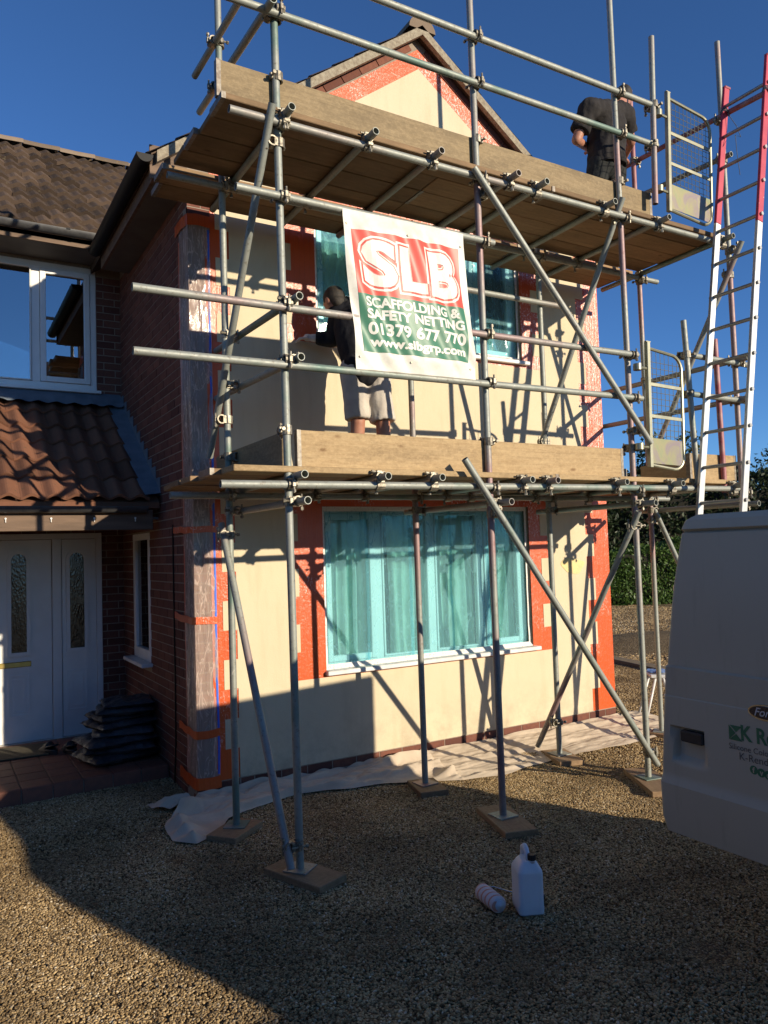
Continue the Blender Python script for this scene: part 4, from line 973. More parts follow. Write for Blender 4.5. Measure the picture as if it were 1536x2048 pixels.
def hand(b, w_, d, n, side, curl=.5):
    # w_ wrist, d forearm direction, n palm normal
    w_ = Vector(w_); d = Vector(d).normalized(); n = Vector(n); n = (n-d*n.dot(d)).normalized(); s = d.cross(n)*side
    b.ell(w_+d*.05, (.03, .03, .03)); b.tube(w_, w_+d*.045, .026, 10, r1=.032)
    for k, L in enumerate((.062, .072, .068, .054)):
        o = w_+d*.075+s*(.036-.024*k); p1 = o+d*L*.55+n*L*.25*curl; p2 = p1+d*L*.3+n*L*.5*curl
        cap(b, o-d*.03, p1, .011, .010, n=8); cap(b, p1, p2, .010, .0085, n=8)
    o = w_+d*.02+s*.035; p1 = o+s*.03+d*.03; cap(b, o, p1, .013, .012, n=8); cap(b, p1, p1+d*.03+n*.012, .012, .0095, n=8)
# worker on the lower deck, bent towards the window
Y1 = -.56; P = lambda x, y, Y: at(x, y, 1, Y)
w1 = thing('person', 'worker in black jacket and stone shorts leaning to the wall behind the banner', 'person', (P(735, 860, Y1).x, Y1, 2.312))
zf = 2.312
Lk, Rk = P(716, 843, Y1-.02), P(766, 848, Y1-.10); La = Vector((Lk.x+.01, Y1+.03, zf+.09)); Ra = Vector((Rk.x+.02, Y1-.07, zf+.09))
Lh, Rh = P(708, 748, Y1), P(752, 752, Y1-.05); pel = (Lh+Rh)/2+Vector((0, 0, .06)); ch = P(712, 655, Y1+.10); Ls, Rs = P(680, 628, Y1+.22), P(752, 622, Y1+.0)
nk = (Ls+Rs)/2+Vector((-.02, .05, .05)); hc = P(668, 603, Y1+.24)
el = P(664, 678, Y1+.34); wr = P(626, 676, Y1+.42); el2 = Rs+Vector((.03, .20, -.22)); wr2 = el2+Vector((-.12, .20, .04))
b = MB(); head(b, hc, (-.25, .9, -.3)); cap(b, nk, hc-Vector((.0, .0, .05)), .058, .055)
for hp, kn, an in ((Lh, Lk, La), (Rh, Rk, Ra)):
    cap(b, hp, kn, .088, .058); cap(b, kn, an+Vector((0, 0, .16)), .057, .054); cap(b, an+Vector((0, -.01, .20)), an, .056, .036)
    b.ell(an+Vector((0, -.02, .24)), (.05, .058, .10)); cap(b, an+Vector((0, -.03, -.05)), an+Vector((0, .15, -.06)), .042, .036)
cap(b, pel, ch, .135, .15); cap(b, Ls, Rs, .08, .08)
cap(b, Ls, el, .052, .045); cap(b, el, wr, .043, .03); cap(b, Rs, el2, .052, .045); cap(b, el2, wr2, .043, .03)
hand(b, wr2, wr2-el2, (0, 0, -1), 1)
remesh(b, 'body', M['skin'], w1, .009)
b = MB(); hand(b, wr, wr-el, (0, .3, -1), -1, .7); cap(b, wr-(wr-el).normalized()*.05, wr, .036, .033); remesh(b, 'glove', M['glove'], w1, .005, 3)
b = MB(); cap(b, pel+Vector((0, 0, -.03)), ch, .165, .180, n=20); b.ell(pel+Vector((0, 0, .02)), (.19, .15, .10)); cap(b, Ls, Rs, .105, .105); cap(b, ch, nk-Vector((0, 0, .04)), .16, .09)
for s_, e_, w_ in ((Ls, el, wr), (Rs, el2, wr2)): cap(b, s_, e_, .082, .068); cap(b, e_, e_+(w_-e_)*.88, .066, .052, True, False)
remesh(b, 'jacket', M['black_cloth'], w1, .011, 5, .010, 3)
b = MB(); cap(b, nk-Vector((0, 0, .03)), nk+(hc-nk)*.35, .078, .075, n=14); remesh(b, 'collar', M['trousers'], w1, .01, 3)
b = MB(); b.ell(pel-Vector((0, 0, .02)), (.185, .14, .12))
for hp, kn in ((Lh, Lk), (Rh, Rk)): cap(b, hp+Vector((0, 0, .03)), kn+Vector((0, 0, .015)), .112, .100, True, False)
remesh(b, 'shorts', M['shorts'], w1, .009, 8, .010, 8)
b = MB(); c, f, s_, u_, m_ = head(MB(), hc, (-.25, .9, -.3)); b.ell(c-f*.012+u_*.022, (.083, .098, .104), 18, 12, m_); b.ell(c-f*.05-u_*.03, (.07, .055, .07), 12, 8, m_); remesh(b, 'hair', M['hair'], w1, .008, 2, .005, 2)
for an in (La, Ra): 
    b = MB(); cap(b, an+Vector((0, -.04, -.045)), an+Vector((0, .17, -.052)), .05, .042); cap(b, an+Vector((0, 0, .05)), an, .052, .05); remesh(b, 'boot', M['boot'], w1, .009, 3)
# worker on the upper deck, seen from behind
Y2 = -.88; zf = 4.517
w2 = thing('person', 'worker in charcoal t-shirt and black trousers standing on the upper deck, back turned', 'person', (P(1212, 330, Y2).x, Y2, zf))
Ls, Rs = P(1176, 218, Y2-.02), P(1248, 228, Y2+.02); pel = P(1213, 322, Y2); ch = P(1213, 255, Y2+.06); nk = P(1234, 209, Y2+.13); hc = P(1247, 196, Y2+.25)
Lh = pel+Vector((-.10, .0, -.06)); Rh = pel+Vector((.10, 0, -.06)); le = P(1153, 280, Y2+.05); lw = P(1180, 300, Y2+.30); re = P(1262, 284, Y2+.10); rw = P(1248, 316, Y2+.28)
fw = (.35, .80, -.35)
b = MB(); head(b, hc, fw); cap(b, nk, hc-Vector((0, .02, .04)), .06, .056)
feet = []
for hp, dx in ((Lh, -.03), (Rh, .03)):
    kn = Vector((hp.x+dx, hp.y+.04, zf+.48)); an = Vector((hp.x+dx, hp.y-.02, zf+.09)); feet.append(an)
    cap(b, hp, kn, .088, .058); cap(b, kn, an, .056, .038); cap(b, an+Vector((0, -.03, -.05)), an+Vector((0, .15, -.06)), .042, .036)
cap(b, pel, ch, .14, .15); cap(b, Ls, Rs, .08, .08); cap(b, ch, nk, .13, .07)
for s0, e0, w0, sd in ((Ls, le, lw, 1), (Rs, re, rw, -1)):
    cap(b, s0, e0, .056, .046); cap(b, e0, w0, .045, .031); hand(b, w0, w0-e0, (0, 0, -1), sd)
remesh(b, 'body', M['skin'], w2, .009)
b = MB(); cap(b, pel+Vector((0, 0, .02)), ch, .168, .182, n=20); cap(b, Ls+Vector((.01, 0, -.01)), Rs+Vector((-.01, 0, -.01)), .108, .108); cap(b, ch, nk-Vector((0, .02, .05)), .17, .085)
b.tube(pel-Vector((0, 0, .075)), pel+Vector((0, 0, .06)), .185, 20, r1=.17)
for s0, e0 in ((Ls, le), (Rs, re)): cap(b, s0, s0+(e0-s0)*.72, .085, .088, True, False)
remesh(b, 't_shirt', M['tee'], w2, .010, 8, .014, 5)
b = MB(); b.ell(pel-Vector((0, 0, .06)), (.175, .135, .14))
for hp, an in zip((Lh, Rh), feet):
    kn = Vector((an.x, an.y+.06, zf+.48)); cap(b, hp, kn, .108, .085); cap(b, kn, an+Vector((0, 0, -.02)), .082, .075, True, False)
remesh(b, 'trousers', M['trousers'], w2, .010, 9, .010, 1)
b = MB(); c, f, s_, u_, m_ = head(MB(), hc, fw); b.ell(c-f*.012+u_*.022, (.083, .098, .104), 18, 12, m_); b.ell(c-f*.05-u_*.02, (.07, .05, .06), 12, 8, m_); remesh(b, 'hair', M['hair'], w2, .008, 2, .004, 4)
for an in feet:
    b = MB(); cap(b, an+Vector((0, -.04, -.045)), an+Vector((0, .17, -.052)), .05, .042); cap(b, an+Vector((0, 0, .05)), an, .052, .05); remesh(b, 'boot', M['boot'], w2, .009, 3)

# ------------------------------------------------------------------ van, tail towards the house, rear doors open
def vanpaint():
    t = NT('silver_van_paint'); co = t.coord('Object'); c = t.mix(t.noise(co, 2.2, 5), (.43, .40, .31), (.48, .445, .35))
    d = t.noise(t.coord('Object', (1, 4, .7)), 4, 5, .65); c = t.mix(t.ramp(d, (.55, 0.), (.75, .5)), c, (.37, .33, .255))
    return t.done(t.bsdf(c, .55, .0, spec=.25))
M['van'] = vanpaint(); M['van_black'] = nm('van_black_plastic', (.014, .014, .016), (.022, .022, .024), 30, .55); M['tyre'] = nm('tyre_rubber', (.015, .015, .015), (.025, .024, .023), 40, .9, (60, .4, .004))
M['steel_wheel'] = nm('wheel_steel', (.3, .3, .3), (.22, .22, .22), 20, .5, metal=.6); M['van_glass'] = nm('dark_van_glass', (.01, .012, .014), (.012, .014, .016), 5, .08)
M['green_vinyl'] = nm('green_lettering', (.02, .14, .07), (.025, .15, .08), 10, .5); M['grey_vinyl'] = nm('grey_lettering', (.075, .075, .07), (.085, .085, .08), 10, .5)
M['badge_blue'] = nm('dark_badge', (.012, .016, .03), (.014, .02, .035), 10, .2, coat=.5); M['chrome'] = nm('chrome', (.6, .6, .6), (.55, .55, .55), 10, .18, metal=1.); M['amber'] = nm('tail_lamp', (.35, .02, .015), (.4, .03, .02), 10, .2)
VX0, VX1, VY = 1.20, 3.27, -4.13
van = thing('van', 'silver panel van parked at the right with its rear door swung open', 'van', ((VX0+VX1)/2, -6.4, -.1))
def dprof(z):
    pts = [(.46, .012), (.52, .006), (.68, -.002), (.715, .016), (1.075, .014), (1.08, .018), (1.21, .012), (1.216, .028), (1.55, .034), (1.82, .060), (1.828, .078), (1.84, .055), (1.88, .070), (1.905, .10)]
    for (a, x0), (c, x1) in zip(pts, pts[1:]):
        if z <= c: return x0+(x1-x0)*max(0, (z-a)/(c-a))
    return pts[-1][1]
def free_edge(z):
    pts = [(.46, -3.262), (.52, -3.244), (.75, -3.247), (1.2, -3.290), (1.6, -3.345), (1.84, -3.385), (1.885, -3.40), (1.905, -3.44)]
    for (a, x0), (c, x1) in zip(pts, pts[1:]):
        if z <= c: return x0+(x1-x0)*max(0, (z-a)/(c-a))
    return pts[-1][1]
def sst(a, c, x): t = min(1, max(0, (x-a)/(c-a))); return t*t*(3-2*t)
rc0 = at(1338, 1450, 0, VX0); rc1 = at(1408, 1540, 0, VX0); RCY0, RCY1, RCZ1, RCZ0 = rc0.y, rc1.y, rc0.z, rc1.z-.01
def door_x(y, z):
    x = dprof(z)
    d = sst(RCY0+.004, RCY0-.02, y)*sst(RCY1-.004, RCY1+.02, y)*sst(RCZ0, RCZ0+.045, z)*sst(RCZ1, RCZ1-.012, z) if False else 1.
    fy = min(1, max(0, (RCY0-y)/.02))*min(1, max(0, (y-RCY1)/.02)); fz = min(1, max(0, (z-RCZ0)/.045))*min(1, max(0, (RCZ1-z)/.014))
    x += .034*fy*fy*(3-2*fy)*fz*fz*(3-2*fz)
    e = free_edge(z)-y          # round the free edge a little
    return x+.02*max(0, 1-e/.02)**2
def van_door(sgn, X0, name, lab):
    zs_ = sorted({.46, .49, .52, .60, .68, .69, .70, .715, .73, .76, 1.06, 1.075, 1.08, 1.12, 1.21, 1.216, 1.25, 1.3, 1.4, 1.5, 1.6, 1.7, 1.78, 1.82, 1.824, 1.828, 1.834, 1.84, 1.86, 1.88, 1.895, 1.905}|{RCZ0-.02+(RCZ1-RCZ0+.04)*i/22 for i in range(23)})
    us = sorted({0, .006, .012, .02, .03}|{(.03+(.86-.03)*i/46) for i in range(47)})
    b = MB(); nu = len(us); V = []
    for z in zs_:
        for u in us:
            e = free_edge(z); y = e-(u/.86)*(e-VY); V.append((X0+sgn*door_x(y, z), y, z))
    n0 = len(V)
    for z in zs_:
        for u in us:
            e = free_edge(z); y = e-(u/.86)*(e-VY); V.append((X0+sgn*(dprof(z)+.055), y-(.012 if u == 0 else 0), z))
    F = []
    nz = len(zs_)
    for j in range(nz-1):
        for i in range(nu-1):
            q = j*nu+i; F += [(q, q+1, q+nu+1, q+nu), (n0+q, n0+q+nu, n0+q+nu+1, n0+q+1)]
        F += [(j*nu, (j+1)*nu, n0+(j+1)*nu, n0+j*nu), (j*nu+nu-1, n0+j*nu+nu-1, n0+(j+1)*nu+nu-1, (j+1)*nu+nu-1)]
    for i in range(nu-1): F += [(i, n0+i, n0+i+1, i+1), ((nz-1)*nu+i, (nz-1)*nu+i+1, n0+(nz-1)*nu+i+1, n0+(nz-1)*nu+i)]
    b.mesh(V, F); o = b.build(name, M['van'], van, smooth=True, fix=True); sharp(o.data, 28); o['label'] = lab; return o
dL = van_door(1, VX0, 'rear_door', 'open rear door with black handle and green lettering'); VA = T((VX0+.03, VY, 0)) @ Matrix.Rotation(math.radians(9.5), 4, 'Z') @ T((-VX0-.0, -VY, 0))
MB().cbox((VX0+VX1)/2, VX1-.03, VY-.03, VY+.01, .46, 1.84, .02).build('rear_door', M['van'], van, world=VA)['label'] = 'far rear door, closed'
hy0 = at(1357, 1460, 0, VX0); hy1 = at(1403, 1495, 0, VX0)
MB().cbox(VX0+.006, VX0+.04, hy1.y, hy0.y, hy1.z+.004, hy0.z, .006).build('handle', M['van_black'], dL)
MB().path([(VX0+dprof(z_)+.034, free_edge(z_)+.0015, z_) for z_ in [.50+.02*i for i in range(69)]], .0055, 6).build('door_seal', M['van_black'], dL, smooth=True)
for z_ in (.86, 1.55): MB().cbox(VX0+dprof(z_)+.030, VX0+dprof(z_)+.048, free_edge(z_)-.004, free_edge(z_)+.010, z_-.03, z_+.03, .003).build('latch', M['chrome'], dL)
def onvan(u, v, lift): return (VX0+door_x(-3.5, v)*0+dprof(v)-lift, u, v)
def vt(body, px, py, h, width, mat, bold=0., shear=0.):
    a = at(px, py, 0, VX0+.015); bm = text_faces(body, 1., bold, shear); fit(bm, 0, width, 0, h)
    for v in bm.verts: v.co = Vector(onvan(a.y-v.co.x, a.z+v.co.y, .0015))
    b = MB(); b.bm(bm); b.build('lettering', M[mat], dL)
vt('K Rend', 1483, 1481, .066, .225, 'green_vinyl', .03); vt('Silicone Coloured Renders', 1459, 1496, .024, .36, 'grey_vinyl'); vt('K-Rend.co.uk', 1480, 1519, .030, .235, 'grey_vinyl')
a = at(1459, 1478, 0, VX0+.015); b = MB(); q = .062
for tri in (((0, q), (q, q), (0, 0)), ): pass
for tri in (((0, 0), (.5, .5), (0, 1)), ((.08, 1), (.55, .56), (1, 1)), ((0, 0), (1, 0), (.55, .45))): b.face(*[onvan(a.y-q*u, a.z+q*v, .0015) for u, v in tri])
b.build('emblem', M['green_vinyl'], dL)
for k, (px, py) in enumerate(((1508, 1540), (1523, 1546), (1537, 1551))):
    a = at(px, py, 0, VX0+.015); b = MB(); b.face(*[onvan(a.y-.018*math.cos(t_), a.z+.018*math.sin(t_), .0015) for t_ in [2*math.pi*i/20 for i in range(20)]]); b.build('icon_disc', M['green_vinyl'], dL)
    bm = text_faces('f' if k == 0 else ('v' if k == 1 else 'o'), 1., .02); fit(bm, -.006, .006 if k == 0 else .009, -.012, .012 if k == 0 else .006)
    for v in bm.verts: v.co = Vector(onvan(a.y-v.co.x, a.z+v.co.y, .0026))
    bb = MB(); bb.bm(bm); bb.build('icon_mark', M['van'], dL)
a = at(1497, 1414, 0, VX0+.015); cy, cz = a.y-.078, a.z-.012
for rx, rz, l, m_ in ((.078, .032, .006, 'chrome'), (.071, .0265, .0085, 'badge_blue')):
    b = MB(); ring_ = [(rx*math.cos(t_), rz*math.sin(t_)) for t_ in [2*math.pi*i/36 for i in range(36)]]
    b.ext(ring_, lambda u, v, d: (VX0+dprof(cz)-d, cy-u, cz+v), 0.0, l); o = b.build('badge' if m_ == 'chrome' else 'badge_face', M[m_], dL, fix=True)
bm = text_faces('Ford', 1., .01, .35); fit(bm, -.048, .048, -.016, .018)
for v in bm.verts: v.co = Vector((VX0+dprof(cz)-.0092, cy-v.co.x, cz+v.co.y))
M['silver_print'] = nm('silver_print', (.55, .55, .54), (.5, .5, .49), 20, .5); b = MB(); b.bm(bm); b.build('lettering', M['silver_print'], dL)
# body
side = [(VY, .42), (VY-.02, 1.2), (VY-.06, 1.80), (VY-.12, 1.87), (VY-3.45, 1.93), (VY-3.7, 1.88), (VY-4.25, 1.30), (VY-4.75, 1.08), (VY-4.92, .92), (VY-4.95, .30), (VY-4.3, .28), (VY-.1, .30)]
bm = bmesh.new(); n = len(side); lo = [bm.verts.new((VX0+.02, y, z)) for y, z in side]; hi = [bm.verts.new((VX1-.02, y, z)) for y, z in side]
for vtx in lo+hi:
    if vtx.co.z > 1.2: vtx.co.x += (.085 if vtx.co.x < 2 else -.085)*(vtx.co.z-1.2)/.75
bm.faces.new(lo); bm.faces.new(hi[::-1])
for i in range(n): bm.faces.new((lo[i], hi[i], hi[(i+1) % n], lo[(i+1) % n]))
bmesh.ops.recalc_face_normals(bm, faces=bm.faces); bmesh.ops.bevel(bm, geom=bm.edges[:], offset=.05, segments=3, affect='EDGES', profile=.6)
b = MB(); b.bm(bm); b.build('body', M['van'], van, smooth=True, world=VA)
MB().box(VX0+.12, VX1-.12, VY-.004, VY+.004, .52, 1.78).build('load_bay_dark_panel', M['room'], van, world=VA)  # flat panel coloured dark in place of the unlit load space
MB().cbox(VX0+.0, VX1-.0, VY-.08, VY+.06, .28, .44, .03).build('bumper', M['van_black'], van, world=VA); MB().cbox(VX0+.02, VX1-.02, VY-5.02, VY-4.90, .26, .55, .04).build('bumper', M['van_black'], van, world=VA)
for x in (VX0+.03, VX1-.03): MB().cbox(x-.03, x+.03, VY-.03, VY+.006, .75, 1.15, .008).build('tail_lamp', M['amber'], van, world=VA)
for sx, x in ((-1, VX0+.022), (1, VX1-.022)):
    MB().ext([(VY-3.1, 1.20), (VY-4.1, 1.20), (VY-3.66, 1.62), (VY-3.1, 1.68)], lambda u, v, d: (x-sx*(.085*(v-1.2)/.75)+sx*d, u, v), -.01, .012).build('side_window', M['van_glass'], van, fix=True, world=VA)
    MB().cbox(x+sx*.05-.05, x+sx*.05+.05, VY-3.98, VY-3.86, 1.18, 1.45, .02).build('mirror', M['van_black'], van, world=VA)
    for y in (VY-.95, VY-4.05):
        wh = MB().tube((x-sx*.16, y, .235), (x+sx*.015, y, .235), .335, 28).build('wheel', M['tyre'], van, smooth=True, world=VA); MB().tube((x-sx*.1, y, .235), (x+sx*.02, y, .235), .20, 20).tube((x, y, .235), (x+sx*.03, y, .235), .07, 12).build('rim', M['steel_wheel'], wh, smooth=True, world=VA)
b = MB(); b.face((VX0+.16, VY-3.5, 1.88), (VX1-.16, VY-3.5, 1.88), (VX1-.06, VY-4.16, 1.31), (VX0+.06, VY-4.16, 1.31)); b.build('windscreen', M['van_glass'], van, world=VA)

# ------------------------------------------------------------------ jerrycan and roller
M['hdpe'] = nm('white_hdpe', (.66, .69, .74), (.60, .63, .68), 6, .38, (3, .1, .003), sub=.15)
jc = thing('jerrycan', 'white plastic jerrycan with black cap standing on the gravel', 'jerrycan', (.955, -2.565, -.1))
jm = T((.955, -2.575, -.098)) @ Matrix.Rotation(-.42, 4, 'Z') @ Matrix.Scale(.77, 4)
def rrect(w_, d, r, n=5):
    o = []
    for cx, cy, a0 in ((w_/2-r, d/2-r, 0), (-w_/2+r, d/2-r, 90), (-w_/2+r, -d/2+r, 180), (w_/2-r, -d/2+r, 270)):
        o += [(cx+r*math.cos(math.radians(a0+90*i/n)), cy+r*math.sin(math.radians(a0+90*i/n))) for i in range(n+1)]
    return o
prof = [(0, .155, .175, .028, 0), (.012, .172, .20, .03, 0), (.05, .176, .206, .03, 0), (.06, .172, .202, .03, 0), (.27, .172, .202, .03, 0), (.285, .168, .196, .034, 0), (.33, .118, .155, .04, .0), (.345, .085, .13, .035, .0)]
V = []; F = []; n = 24
for z, w_, d, r, dx in prof: V += [(x+dx, y, z) for x, y in rrect(w_, d, r)]
for j in range(len(prof)-1): F += [(j*n+i, j*n+(i+1) % n, (j+1)*n+(i+1) % n, (j+1)*n+i) for i in range(n)]
F += [tuple(range(n-1, -1, -1)), tuple(range((len(prof)-1)*n, len(prof)*n))]
b = MB(); b.mesh(V, F); me = b.data('can', M['hdpe'], True); sharp(me, 35); can = inst('can', me, jc, jm)
b = MB(); b.path([(0, .088, .27), (0, .082, .34), (0, .066, .392), (0, .035, .408), (0, .0, .398), (0, -.03, .37), (0, -.048, .335)], [.016, .019, .021, .021, .020, .018, .018], 12); me = b.data('handle', M['hdpe'], True); inst('handle', me, jc, jm)
b = MB(); b.tube((.02, -.055, .335), (.02, -.058, .362), .022, 16); inst('neck', b.data('neck', M['hdpe'], True), jc, jm)
b = MB()
for i in range(18): 
    t_ = 2*math.pi*i/18; b.box(-.003, .003, .024, .0275, .353, .385, T((.02, -.058, 0)) @ Matrix.Rotation(t_, 4, 'Z'))
b.tube((.02, -.058, .352), (.02, -.058, .388), .0255, 20); inst('cap', b.data('cap', M['van_black'], False), jc, jm)
b = MB(); b.box(.0866, .0872, -.07, .07, .08, .25); inst('side_label', b.data('side_label', M['van_black']), jc, jm)
def rollmat():
    t = NT('striped_roller_sleeve'); co = t.coord('Object'); w_ = t.n('ShaderNodeTexWave', wave_type='BANDS', bands_direction='X'); mp = t.n('ShaderNodeMapping'); mp.inputs['Rotation'].default_value = (0, 0, .35)
    t.L(co, mp.inputs[0]); t.L(mp.outputs[0], w_.inputs[0]); w_.inputs['Scale'].default_value = 9.; w_.inputs['Distortion'].default_value = .6; w_.inputs['Detail Scale'].default_value = 3
    c = t.mix(t.ramp(w_.outputs[1], (.72, 0.), (.85, .8)), (.66, .62, .64), (.60, .22, .12)); return t.done(t.bsdf(c, .95, normal=t.bump(t.noise(co, 160, 4), .6, .004), spec=.1))
M['sleeve'] = rollmat()
rl = thing('paint_roller', 'white paint roller with orange stripes lying beside the jerrycan', 'roller', (.80, -2.42, -.1))
pa, pb = at(962, 1781, 2, -.055), at(1000, 1811, 2, -.055); d = (pb-pa).normalized(); ln = (pb-pa).length; ln = max(ln, .19)
rm = basis(pa, d, Vector((0, 0, 1)).cross(d), (0, 0, 1))
me = MB().path([(0, 0, 0), (.006, 0, 0), (.014, 0, 0), (ln*.5, 0, 0), (ln-.014, 0, 0), (ln-.006, 0, 0), (ln, 0, 0)], [.030, .040, .043, .0435, .043, .040, .030], 22).data('sleeve', M['sleeve'], True); inst('sleeve', me, rl, rm)
me = MB().tube((ln-.002, 0, 0), (ln+.004, 0, 0), .028, 18).tube((ln, 0, 0), (ln+.007, 0, 0), .010, 10).data('end_cap', M['hdpe'], True); inst('end_cap', me, rl, rm)
me = MB().path([(0, 0, 0), (-.02, 0, 0), (-.028, .02, .0), (-.02, .09, -.005), (.05, .14, -.012), (.10, .20, -.02)], .004, 8).data('frame_wire', M['chrome'], True); inst('frame_wire', me, rl, rm)
me = MB().path([(.09, .19, -.02), (.12, .23, -.022), (.17, .29, -.024)], [.010, .014, .012], 10).data('grip', M['van_black'], True); inst('grip', me, rl, rm)

# ------------------------------------------------------------------ dust sheet
M['sheet'] = nm('cotton_dust_sheet', (.58, .48, .36), (.48, .395, .295), 5, .95, (40, .5, .004), speck=((.42, .36, .29), 12, .66))
def sheet():
    ox = [-.34, -.22, -.05, .10, .35, .75, 1.2, 1.66, 2.0, 2.34, 2.9, 3.3, 3.9, 4.5, 4.85]; oy = [-.56, -.68, -.58, -.38, -.30, -.25, -.33, -.43, -.62, -.70, -.62, -.60, -.64, -.60, -.42]
    ix = [-.34, -.1, -.02, .05, 4.4, 4.6, 4.85]; iy = [.14, .06, -.03, -.022, -.022, .05, .12]
    def fn(u, v):
        x = -.34+5.19*u; yo = float(np.interp(x, ox, oy)); yi_ = float(np.interp(x, ix, iy))
        y = yi_+(yo-yi_)*v+.03*mnoise.noise(Vector((x*4, v*3, 1)))*v
        fold = (.5+.5*math.sin(y*38+3.2*mnoise.noise(Vector((x*1.1, y*2, 2)))))**2*.038*(.5+abs(mnoise.noise(Vector((x*1.7, y*3, 8))))*2.2)+(mnoise.noise(Vector((x*3+y*4, y*12, 4)))+.5)*.034+abs(mnoise.noise(Vector((x*7-y*6, y*24, 6))))*.03+abs(mnoise.noise(Vector((x*2.5+y*3, y*14, 11))))*.035
        if x < .12 and y < .0: x += .17*math.exp(-((y+.15)/.10)**2)*max(0, 1-(x+.34)/.4)
        if x > 2.0: fold = fold*.32+.016*abs(mnoise.noise(Vector((x*1.2+y*6, y*26, 7))))
        edge = min(1, (1-v)*9, max(.12, (x+.34)*10), (4.85-x)*8)
        ins = 1 if x > .0 else .25
        for sx in IX[:3]:      # the sheet is pushed down beside each sole board
            q_ = max(abs(x-sx)/.30, (y-(YI+.05))/.25); edge *= min(1, max(.15, q_*1.6-.75))
        return (x, y, max(gz(x, y), -.105)+.018+fold*edge*1.0+(.035*(1-v)**6)*(x > -.02)*(x < 4.45))
    b = MB(); b.grid(fn, 420, 64); o = b.build('dust_sheet', M['sheet'], smooth=True)
    return tag(o, 'crumpled cream cotton dust sheet laid along the foot of the rendered wall', 'dust sheet')
sheet()

# ------------------------------------------------------------------ sacks, shoes, mat
M['sack'] = nm('dark_plastic_sack', (.035, .038, .044), (.06, .064, .07), 8, .4, (11, 1., .03), rnd=.3); M['sack_pale'] = M['upvc_dirty']
ords = ['lowest', 'second', 'third', 'fourth', 'fifth', 'sixth', 'seventh', 'topmost']
zc_ = .064; dims = [(.62, .50, .10), (.58, .48, .085), (.60, .47, .085), (.50, .46, .08), (.55, .44, .085), (.44, .42, .075), (.48, .42, .075), (.42, .40, .07)]
for k, (lw, dw, hh) in enumerate(dims):
    b = MB(); jx, jy, ja = random.uniform(-.05, .03), random.uniform(-.04, .04), random.uniform(-.3, .3)
    def fn(u, v, s):
        x, y = u*2-1, v*2-1; e = (1-x**4)*(1-y**4); e = max(0, e)**.45
        q = .45*mnoise.noise(Vector((x*2+k*3, y*2, s)))+.35*mnoise.noise(Vector((x*6+k*5, y*6, s+2)))
        return Vector((x*lw/2*(1+.05*mnoise.noise(Vector((y*3, k, 1)))), y*dw/2*(1+.05*mnoise.noise(Vector((x*3, k, 4)))), hh*.5+(hh*.5*e*(1+q))*s+(0 if s < 0 else hh*.12*q)))
    m = T((-.33+jx+.012*k, 1.26+jy+.01*k, zc_)) @ Matrix.Rotation(ja, 4, 'Z')
    b.grid(lambda u, v: fn(u, v, 1), 26, 22); b.grid(lambda u, v: fn(1-u, v, -1), 26, 22)
    me = b.data('sack', M['sack'], True); o = inst('sack', me, None, m)
    tag(o, ('%s black plastic sack in the stack beside the front door' % ords[k]) if k in (0, 7) else ('%s black plastic sack from the bottom of the stack beside the front door' % ords[k]), 'sack', 'stack of sacks by the door'); zc_ += hh*.74
M['clog'] = nm('black_clog_rubber', (.02, .02, .02), (.035, .033, .03), 30, .6, (80, .3, .002))
for (x, y, a, lab) in ((-.80, 1.86, .35, 'left black clog on the porch tiles beside the doormat'), (-.64, 1.76, .15, 'right black clog on the porch tiles next to the sacks')):
    sh = thing('clog', lab, 'shoe', (x, y, .062), 'pair of black clogs'); m = T((x, y, .062)) @ Matrix.Rotation(a, 4, 'Z')
    def fn(u, v):
        s = -.13+.26*u; wd = .038+.014*math.sin(math.pi*min(1, max(0, u))**.9) if .02 < u < .98 else .02; wd *= 1 if u > .1 else .8
        hgt = (.058+.03*math.sin(math.pi*min(1, u*1.25))) if u < .55 else .03+.055*(1-(u-.55)/.45)**.8
        hgt = .085*math.sin(math.pi*(.18+.82*u)) if u > .42 else .058; a_ = math.pi*v
        return (wd*math.cos(a_), s, .018+hgt*math.sin(a_)*(1 if u > .42 else .75))
    b = MB(); b.grid(lambda u, v: fn(.40+.60*u, v), 16, 12); inst('upper', b.data('upper', M['clog'], True), sh, m)
    b = MB(); b.ext([(.048*math.cos(t_)*(1 if math.sin(t_) > 0 else .82), .135*math.sin(t_)) for t_ in [2*math.pi*i/24 for i in range(24)]], lambda u, v, d: (u, v, d), 0, .026); inst('sole', b.data('sole', M['clog']), sh, m)
    b = MB(); b.path([(.042*math.cos(t_), -.02-.105*math.sin(t_), .055+.03*math.sin(t_)) for t_ in [math.pi*i/12 for i in range(13)]], .008, 6); inst('heel_strap', b.data('heel_strap', M['clog'], True), sh, m)
    b = MB(); b.path([(.038*math.cos(t_), -.015-.100*math.sin(t_), .032) for t_ in [math.pi*i/12 for i in range(13)]], .012, 6); inst('rim', b.data('rim', M['clog'], True), sh, m)
M['mat'] = nm('coir_doormat', (.10, .085, .05), (.06, .05, .035), 30, .98, (200, .8, .006)); o = MB().cbox(-.36, .36, -.24, .24, 0, .014, .004).data('doormat', M['mat']); o = inst('doormat', o, None, T((-1.16, 2.02, .063)) @ Matrix.Rotation(-.05, 4, 'Z')); tag(o, 'worn brown doormat in front of the white door', 'doormat')

